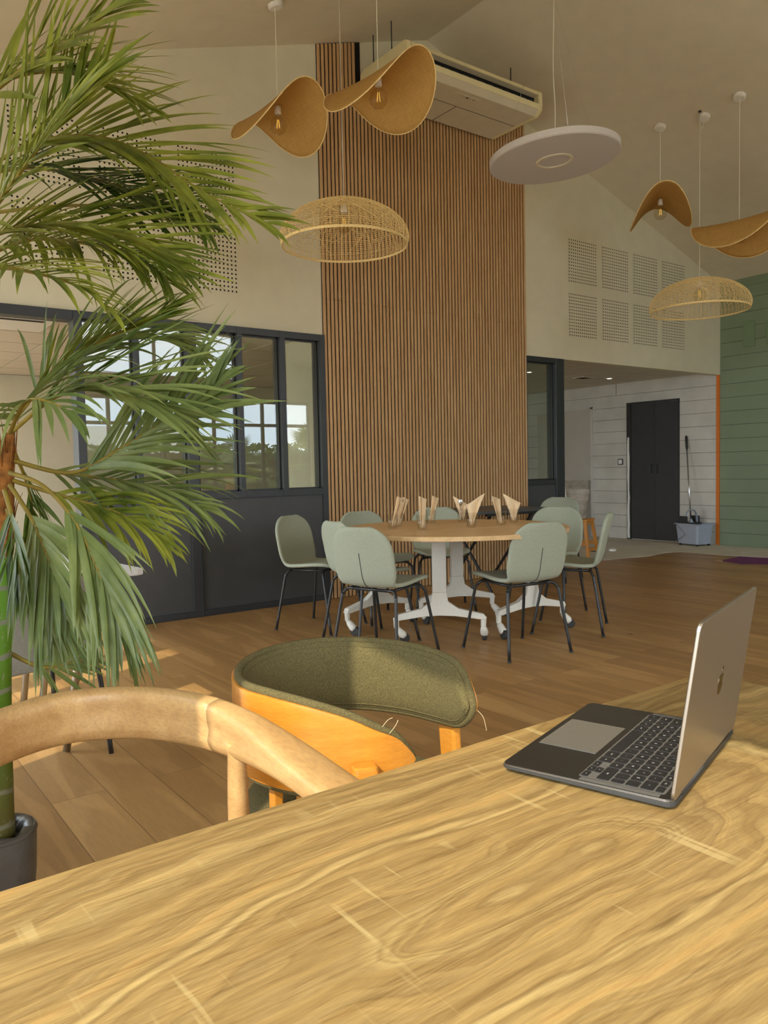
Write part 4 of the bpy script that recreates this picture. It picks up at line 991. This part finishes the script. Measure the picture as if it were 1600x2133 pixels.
for k in range(70):
    a = rnd.uniform(0, 2*PI); i = rnd.randrange(len(cs)-4); r0 = .034*(1-i/len(cs)*.5); p0 = cs[i]+Vector((math.cos(a)*r0, math.sin(a)*r0, 0)); p1 = p0+Vector((math.cos(a)*rnd.uniform(.004, .03), math.sin(a)*rnd.uniform(.004, .03), rnd.uniform(.03, .11))); m.tube([p0, (p0+p1)/2+Vector((0, 0, .012)), p1], [.002, .0014, .0005], 4)
m.build('crown_shaft', M['fibre'], t, smooth=True)
FRONDS=[
  ([(0.368, 2.156, 2.024), (0.474, 2.021, 2.106), (0.563, 1.897, 2.154), (0.656, 1.77, 2.214)], 0.1, 0.4, 22, 0.25, 60),
  ([(0.334, 2.033, 1.678), (0.4, 1.929, 1.779), (0.489, 1.81, 1.915), (0.571, 1.756, 2.018)], 0.1, 0.32, 30, 0.15, 60),
  ([(0.397, 2.377, 1.924), (0.527, 2.288, 2.024), (0.674, 2.18, 2.04), (0.785, 2.094, 1.985), (0.875, 2.022, 1.905), (0.955, 1.959, 1.845), (1.036, 1.896, 1.797)], 0.12, 0.33, 40, 0.35, 52, 0.85),
  ([(0.43, 2.6, 1.901), (0.614, 2.466, 1.924), (0.773, 2.348, 1.923), (0.921, 2.238, 1.916), (0.975, 2.194, 1.865)], 0.45, 0.32, 22, 0.9, 40, 0.8),
  ([(0.361, 2.202, 1.712), (0.479, 2.118, 1.756), (0.614, 2.017, 1.741), (0.718, 1.937, 1.69), (0.792, 1.878, 1.628)], 0.08, 0.32, 42, 0.35, 35, 0.8),
  ([(0.395, 2.426, 1.718), (0.526, 2.334, 1.781), (0.664, 2.231, 1.764), (0.779, 2.142, 1.715), (0.829, 2.101, 1.654)], 0.08, 0.33, 40, 1.3, 25, 1.1),
  ([(0.302, 2.049, 1.568), (0.365, 1.942, 1.597), (0.429, 1.83, 1.571), (0.504, 1.773, 1.538), (0.544, 1.741, 1.495)], 0.05, 0.22, 24, 0.8, 20),
  ([(0.417, 2.49, 1.976), (0.549, 2.394, 1.999), (0.678, 2.297, 1.969), (0.785, 2.215, 1.925), (0.858, 2.156, 1.855)], 0.1, 0.33, 34, 0.5, 30, 0.8),
  ([(0.388, 2.27, 2.083), (0.471, 2.213, 2.149), (0.571, 2.141, 2.165), (0.668, 2.066, 2.131), (0.735, 2.013, 2.074)], 0.1, 0.28, 26, 0.4, 35, 0.8),
  ([(0.432, 2.182, 1.269), (0.509, 2.07, 1.383), (0.594, 1.95, 1.456), (0.69, 1.882, 1.5), (0.749, 1.841, 1.534)], 0.15, 0.24, 26, 0.15, 35, 0.5),
  ([(0.442, 2.236, 1.272), (0.559, 2.222, 1.415), (0.704, 2.183, 1.505), (0.841, 2.145, 1.51), (0.914, 2.087, 1.454)], 0.15, 0.3, 30, 0.8, 30, 0.8),
  ([(0.409, 2.072, 1.239), (0.489, 1.956, 1.319), (0.566, 1.837, 1.328), (0.645, 1.777, 1.293), (0.724, 1.777, 1.239)], 0.15, 0.34, 26, 0.5, 35, 0.6),
  ([(0.432, 2.175, 1.17), (0.549, 2.086, 1.137), (0.651, 2.014, 1.195), (0.743, 1.95, 1.261), (0.815, 1.901, 1.308), (0.868, 1.866, 1.368)], 0.3, 0.32, 26, 0.5, 60, 0.65),
  ([(0.448, 2.287, 1.173), (0.556, 2.205, 1.137), (0.669, 2.12, 1.115), (0.772, 2.042, 1.086), (0.852, 1.979, 1.033)], 0.2, 0.32, 26, 0.8, 25, 0.75),
  ([(0.389, 2.018, 1.139), (0.439, 1.916, 1.107), (0.488, 1.85, 1.026), (0.516, 1.796, 0.924), (0.539, 1.761, 0.827), (0.558, 1.741, 0.74)], 0.35, 0.27, 24, 1.1, 55, 0.42),
  ([(0.398, 2.071, 1.11), (0.429, 1.98, 1.019), (0.447, 1.896, 0.91), (0.47, 1.874, 0.832)], 0.3, 0.26, 18, 1.2, 60, 0.45),
  ([(0.39, 2.073, 1.052), (0.418, 2.02, 0.948), (0.44, 1.971, 0.834), (0.456, 1.94, 0.733)], 0.25, 0.22, 20, 1.1, 60, 0.5),
  ([(0.424, 2.177, 1.121), (0.511, 2.085, 1.082), (0.598, 1.981, 1.045), (0.664, 1.929, 1.007), (0.714, 1.888, 0.946)], 0.25, 0.22, 20, 1.2, 35, 0.6),
  ([(0.372, 1.911, 1.23), (0.379, 1.786, 1.285), (0.403, 1.706, 1.284), (0.445, 1.673, 1.258)], 0.1, 0.27, 14, 1.5, 30),
  ([(0.471, 2.398, 1.215), (0.526, 2.473, 1.091), (0.531, 2.46, 0.949), (0.519, 2.461, 0.836)], 0.2, 0.2, 22, 0.8, 60, 0.6),
  ([(0.367, 1.968, 1.1), (0.373, 1.894, 0.993), (0.361, 1.833, 0.882)], 0.2, 0.2, 14, 0.9, 70, 0.5),
  ([(0.407, 2.221, 0.667), (0.488, 2.22, 0.615), (0.575, 2.218, 0.617), (0.632, 2.237, 0.608)], 0.3, 0.13, 12, 0.5, 40),
]

def frond(spec, seed, mat):
    pts, s0, ll, nl, droop, roll = spec[:6]; spread = spec[6] if len(spec) > 6 else 1.0; rnd = random.Random(seed)
    P = catmull([loc(p) for p in pts], 8); n = len(P); m = MB(); m.cur = 1
    m.tube(P, [.0062-.0048*i/(n-1) for i in range(n)], 6); m.cur = 0
    cum = [0]
    for i in range(1, n): cum.append(cum[-1]+(P[i]-P[i-1]).length)
    tot = cum[-1]
    for li in range(2*nl):
        f = s0+(1-s0)*((li//2)+.5+rnd.uniform(-.3, .3))/nl; f = min(.995, f); side = 1 if li % 2 else -1; d = f*tot; i = max(j for j in range(n-1) if cum[j] <= d); k = (d-cum[i])/(cum[i+1]-cum[i])
        p = P[i].lerp(P[i+1], k); T = (P[i+1]-P[i]).normalized()
        up = Vector((0, 0, 1)) if abs(T.z) < .95 else Vector((1, 0, 0)); U = (up-T*up.dot(T)).normalized(); U = Matrix.Rotation(R(roll), 3, T) @ U; Sd = T.cross(U)*side
        g = (f-s0)/(1-s0); ln = ll*(.62+.5*math.sin(PI*min(1, g*1.05+.12)))*(1-.42*g**3)*rnd.uniform(.75, 1.2)
        a = R((56-30*g)*spread+rnd.uniform(-8, 8)); dr = (T*math.cos(a)+Sd*math.sin(a)+U*rnd.uniform(.02, .30)).normalized()
        nseg = 7; w0 = .0078*rnd.uniform(.7, 1.2)*(.8+ll*1.0); pos = p.copy(); rows = []; tw = rnd.uniform(-.5, .5); dloc = droop*rnd.uniform(.5, 1.5)
        for q in range(nseg+1):
            u = q/nseg; w = w0*(math.sin(PI*min(1, .12+u*.92))**.7 if u < 1 else 0)*(1-.25*u)
            nn = (U-dr*U.dot(dr)); nn = nn.normalized() if nn.length > 1e-4 else U; B = dr.cross(nn); B = Matrix.Rotation(tw*u, 3, dr) @ B; nn2 = dr.cross(B)
            rows.append((pos-B*w+nn2*w*-.35, pos.copy(), pos+B*w+nn2*w*-.35)); pos = pos+dr*(ln/nseg); dr = (dr+Vector((0, 0, -1))*dloc*.42*(.3+u)/nseg*3).normalized()
        vs = [v for r_ in rows for v in r_]; m.add(vs, [(3*q+c, 3*q+c+1, 3*q+c+4, 3*q+c+3) for q in range(nseg) for c in (0, 1)])
    return m.build('frond', [mat, M['stem']], t, smooth=True)
lm = ['leaf', 'leaf', 'leaf', 'leafdark', 'leaf', 'leaf', 'leaf', 'leafdark', 'leaf', 'leaf', 'leafsage', 'leafsage', 'leafsage', 'leafsage', 'leafsage', 'leafsage', 'leafsage', 'leaf', 'leafsage', 'leafdark', 'leafdark', 'leafsage']
for i, s in enumerate(FRONDS): frond(s, 10+i, M[lm[i % len(lm)]])

# ================================================================== LEFT CORNER: white table and grey chair
t = thing('white_table', 'white folding table with rounded corners behind the palm', 'table', (0, 0, 0))
top = [(.915, 3.151), (1.07, 3.150), (1.098, 3.165), (1.108, 3.20), (1.056, 3.926), (1.036, 4.17), (.84, 4.17), (.84, 3.151)]
m = MB(); m.prism(top, .715, .74); m.build('tabletop', M['desk'], t, bevel=.006, seg=3)
for a, b in (((1.0, 3.30, .714), (.86, 3.62, .006)), ((.98, 4.08, .714), (.84, 3.90, .006)), ((.90, 3.24, .714), (.80, 3.30, .006)), ((.88, 4.08, .714), (.78, 4.0, .006))):
    m = MB(); m.tube([a, b], .016, 10); m.build('leg', M['chrome'], t, smooth=True)
t = thing('meeting_chair', 'grey fabric chair with black sled legs in front of the white table', 'chair', (.70, 3.05, 0), R(14))
m = MB(); m.grid(15, 19, lambda u, v: (lambda x, k: (x*(.235-.03*max(0, k-.6)), .03+.05*x*x-.02*k, .40+.36*k-.03*abs(x)**4))(2*u-1, v)); m.build('backrest', M['greyfab'], t, smooth=True, solid=.03, sub=1)
m = MB(); m.prism(rrect(-.235, .235, .04, .46, .06), .415, .455); m.build('seat', M['greyfab'], t, bevel=.012, seg=3)
for s in (-1, 1):
    m = MB(); m.tube(catmull([(s*.20, .40, .41), (s*.215, .43, .38), (s*.225, .44, .3), (s*.24, .46, .015)], 5), .010, 8); m.build('leg', M['black'], t, smooth=True)
    m = MB(); m.tube(catmull([(s*.20, .10, .41), (s*.215, .07, .38), (s*.225, .05, .3), (s*.24, .02, .015)], 5), .010, 8); m.build('leg', M['black'], t, smooth=True)
m = MB(); m.box(-.21, .21, .10, .12, .395, .414); m.box(-.21, .21, .38, .40, .395, .414); m.build('seat_frame', M['black'], t)

# ================================================================== PAINTING CORNER (right)
def flat(poly, z, th, name, mat, label, cat, seed=0, jag=.012, wob=0):
    rnd = random.Random(seed); P = []
    for i in range(len(poly)):
        a = Vector(poly[i]); b = Vector(poly[(i+1) % len(poly)]); k = max(1, int((b-a).length/.12))
        for j in range(k): p = a.lerp(b, j/k); P.append((p.x+rnd.uniform(-jag, jag), p.y+rnd.uniform(-jag, jag)))
    m = MB(); m.prism(P, z, z+th); o = m.build(name, mat); tag(o, label, cat); return o
flat([(7.15, 10.1), (6.9, 7.0), (7.0, 6.15), (7.433, 5.81), (7.814, 5.756), (8.106, 5.67), (8.611, 5.74), (8.84, 5.65), (8.82, 5.12), (8.955, 4.605), (9.02, 3.6), (9.88, 3.6), (9.88, 10.1)], .001, .003, 'drop_sheet', M['cloth'], 'pale stained painting drop sheet on the floor below the plank walls', 'drop sheet', 3)
o = flat([(8.344, 4.844), (8.90, 4.90), (9.2, 4.6), (8.98, 4.35), (8.372, 4.305), (8.2, 4.5)], .0005, .0004, 'purple_paper', M['purple'], 'purple paper sheet with pale edge lying at the drop sheet', 'paper', 5, .004)
o = flat([(8.29, 4.87), (8.36, 4.90), (8.34, 4.80), (8.26, 4.78)], .0012, .006, 'crumpled_paper', M['wrap'], 'small crumpled pale paper scrap by the purple sheet', 'paper', 6, .01)
t = thing('mop_bucket', 'grey blue rectangular mop bucket on wheels near the orange trim', 'bucket', (9.66, 5.98, 0), R(-12))
m = MB(); 
for (z0, s0), (z1, s1) in (((.03, .86), (.30, 1.0)),):
    a, b = .15, .20; P0 = rrect(-a*s0, a*s0, -b*s0, b*s0, .025); P1 = rrect(-a*s1, a*s1, -b*s1, b*s1, .03); P2 = rrect(-a+.01, a-.01, -b+.01, b-.01, .025); P3 = rrect(-a*.84, a*.84, -b*.84, b*.84, .02); nn = len(P0)
    vs = [(*p, z0) for p in P0]+[(*p, z1) for p in P1]+[(*p, z1) for p in P2]+[(*p, z0+.02) for p in P3]
    fs = [tuple(range(nn))[::-1], tuple(range(3*nn, 4*nn))]+[(l*nn+i, l*nn+(i+1) % nn, (l+1)*nn+(i+1) % nn, (l+1)*nn+i) for l in range(3) for i in range(nn)]
    m.add(vs, fs)
m.build('tub', M['bucket'], t)
m = MB(); m.prism(rrect(-.16, .16, -.21, .21, .03), .29, .302); mm = MB(); m2 = MB(); m2.box(-.16, .16, -.21, -.195, .288, .304); m2.box(-.16, .16, .195, .21, .288, .304); m2.box(-.16, -.145, -.21, .21, .288, .304); m2.box(.145, .16, -.21, .21, .288, .304); m2.build('rim', M['bucket'], t)
m = MB(); m.box(-.13, .13, .0, .18, .26, .315); m.box(-.12, -.10, .02, .17, .31, .40); m.box(.10, .12, .02, .17, .31, .40); m.build('wringer', M['rubber'], t)
m = MB(); m.tube(catmull([(-.10, .05, .31), (-.08, .05, .44), (0, .05, .49), (.08, .05, .44), (.10, .05, .31)], 5), .02, 8, flat=.4); m.build('wringer_arch', M['bucket'], t, smooth=True)
m = MB(); m.tube([(-.165, .19, .31), (-.165, .0, .16), (-.165, .20, .04)], .004, 6); m.build('bail_handle', M['chrome'], t)
for sx in (-.1, .1):
    for sy in (-.15, .15):
        m = MB(); m.tube([(sx-.012, sy, .018), (sx+.012, sy, .018)], .0165, 12); m.box(sx-.008, sx+.008, sy-.008, sy+.008, .02, .034); m.build('wheel', M['black'], t)
t = thing('mop', 'mop with long steel handle and black grip leaning on the grey wall', 'mop', (9.66, 5.98, 0))
a = Vector((0.0, 0.05, .33)); b = Vector((.222, .262, 1.50)); 
m = MB(); m.tube([a, a.lerp(b, .86)], .010, 10); m.build('handle_tube', M['chrome'], t, smooth=True)
m = MB(); m.tube([a.lerp(b, .84), a.lerp(b, .86), a.lerp(b, .98), b], [.012, .017, .018, .012], 12); m.build('grip', M['black'], t, smooth=True)
m = MB(); m.tube([a+Vector((0, 0, .03)), a-Vector((0, .0, .05))], [.016, .05], 10); m.build('mop_head', M['bucket'], t, smooth=True)
# stool with bagged bucket
t = thing('wooden_stool', 'small orange pine stool standing behind the round table at the wall', 'stool', (7.22, 5.95, 0), R(20))
m = MB(); m.prism(rrect(-.15, .15, -.15, .15, .02), .478, .502); m.build('seat', M['stoolwood'], t, bevel=.004)
for sx in (-1, 1):
    for sy in (-1, 1):
        m = MB(); m.prism(rrect(-.018, .018, -.018, .018, .004), 0, 1); m.v = [(v[0]+sx*(.185-.065*v[2]), v[1]+sy*(.185-.065*v[2]), .001+v[2]*.476) for v in m.v]; m.build('leg', M['stoolwood'], t)
for s in (-1, 1):
    MB().box(-.16, .16, s*.155-.011, s*.155+.011, .13, .165).build('stretcher', M['stoolwood'], t); MB().box(s*.155-.011, s*.155+.011, -.16, .16, .20, .235).build('stretcher', M['stoolwood'], t); MB().box(-.13, .13, s*.122-.01, s*.122+.01, .44, .477).build('apron', M['stoolwood'], t)
t = thing('plastic_bag', 'crumpled translucent plastic bag of brushes on the orange stool', 'bag', (7.22, 5.95, .503))
rnd = random.Random(8); m = MB(); m.grid(24, 9, lambda u, v: (lambda a, r: (r*math.cos(a), r*math.sin(a), .002+.34*v))(2*PI*u, (.075+.05*v+.012*math.sin(5*2*PI*u+9*v)+.01*math.sin(9*2*PI*u))), closed_u=True); m.build('film', M['film'], t, smooth=True)
m = MB(); 
for k in range(12): a = rnd.uniform(0, 6.28); r_ = rnd.uniform(0, .05); m.tube([(r_*math.cos(a), r_*math.sin(a), .004), (1.2*r_*math.cos(a+.3), 1.2*r_*math.sin(a+.3), rnd.uniform(.08, .15))], [.012, .006], 6)
m.build('brushes', M['rubber'], t, smooth=True)
# boards leaning
m = MB(); m.box(-.012, 0, 0, .50, 0, .90); o = m.build('plastic_sheet', M['film'], None, loc=(9.62, 7.90, .005)); o.rotation_euler = (0, R(14), 0); tag(o, 'cloudy plastic sheet leaning on the grey wall left of the door', 'sheet')
m = MB(); m.box(-.01, .01, -.02, .02, 0, .98); o = m.build('white_batten', M['white'], None, loc=(6.93, 5.80, .006)); o.rotation_euler = (0, R(-9.5), 0); tag(o, 'thin white batten leaning on the dark frame post', 'batten')
# cords and tape on the sheet
t = thing('masking_tape_roll', 'small white tangle of tape lying on the drop sheet', 'tape', (8.35, 6.33, .005))
m = MB(); m.lathe([(.03, 0), (.045, 0), (.045, .025), (.03, .025), (.03, 0)], seg=20); m.lathe([(.02, 0), (.04, .004), (.04, .02), (.02, .02)], (.06, .03, 0), 14); m.build('roll', M['white'], t, smooth=False)
m = MB(); m.tube(catmull([(-.03, 0, .004), (-.10, .05, .008), (-.17, .03, .004), (-.20, .10, .004), (-.14, .14, .004)], 6), .007, 6); o = m.build('black_strap', M['black'], None, smooth=True, loc=(8.30, 6.38, .005)); tag(o, 'short black curled strap beside the white tape on the drop sheet', 'strap')

# ================================================================== OUTSIDE, seen mirrored in the glass
t = thing('neighbour_building', 'white rendered building with a red stripe, mirrored in the partition glass', 'building', (4, -22, -.12))
m = MB(); m.box(-16, 10, -3, 0, 0, 3.3); m.build('wall', M['render'], t); m = MB(); m.box(4.0, 4.9, .005, .05, 0, 6.5); m.box(3.8, 5.1, -.6, .0, 3.3, 6.5); m.build('red_pillar', M['red'], t)
m = MB()
for i in range(6): m.box(-14+3.6*i, -12.2+3.6*i, .002, .03, .9, 2.5)
m.build('window', M['pane'], t)
def fanpalm(x, y, s, label, seed):
    rnd = random.Random(seed); t = thing('fan_palm', label, 'palm', (x, y, -.12), 0, 'fan palms outside')
    m = MB(); m.tube([(0, 0, 0), (.02, 0, .6*s), (0, .03, 1.0*s)], [.12*s, .10*s, .09*s], 10); m.build('trunk', M['fibre'], t)
    for k in range(20):
        a = rnd.uniform(0, 2*PI); el = rnd.uniform(-.2, 1.3); d = Vector((math.cos(a)*math.cos(el), math.sin(a)*math.cos(el), math.sin(el))); b = Vector((0, 0, 1.0*s)); h = b+d*.55*s
        m = MB(); m.tube([b, h], .008*s, 4); sd = d.cross(Vector((0, 0, 1))).normalized(); up = sd.cross(d)
        for q in range(18):
            th = R(-80+160*q/17); dd = (d*math.cos(th)+sd*math.sin(th)).normalized(); pp = up*.02; L_ = .5*s*(1-.2*abs(math.sin(th))); e = h+dd*L_+Vector((0, 0, -.08*s)); w = sd.cross(dd); w = dd.cross(up).normalized()*.018*s
            mid = h+dd*L_*.6; m.add([h, mid-w, e, mid+w], [(0, 1, 2, 3)])
        m.build('frond', M['leaf'] if k % 2 else M['leafdark'], t)
fanpalm(8.6, -6.6, 1.2, 'fan palm outside the glazed doors, nearest the right', 1); fanpalm(5.6, -7.0, .95, 'lower fan palm outside the glazed doors', 2); fanpalm(11.8, -7.4, 1.4, 'tallest fan palm outside the glazed doors', 3)

t = thing('added_hedge', 'added green hedge outside the glazed doors, darkening the glass reflections', 'hedge', (4, -9.6, -.12))
rnd = random.Random(3); m = MB()  # hedge added to break up the overly bright reflections in the partition
for k in range(9000):
    x = rnd.uniform(-9, 12); z = rnd.uniform(0, 2.05); y = rnd.uniform(-.5, .5); d = Vector((rnd.uniform(-1, 1), rnd.uniform(-1, 1), rnd.uniform(-1, 1))).normalized()*.13; e = d.orthogonal().normalized()*.06; p = Vector((x, y, z)); m.add([p-d, p+e, p+d, p-e], [(0, 1, 2, 3)])
m.build('foliage', M['leafdark'], t); MB().box(-9, 12, -.3, .3, 0, 1.8).build('inner_branches', M['soil'], t)
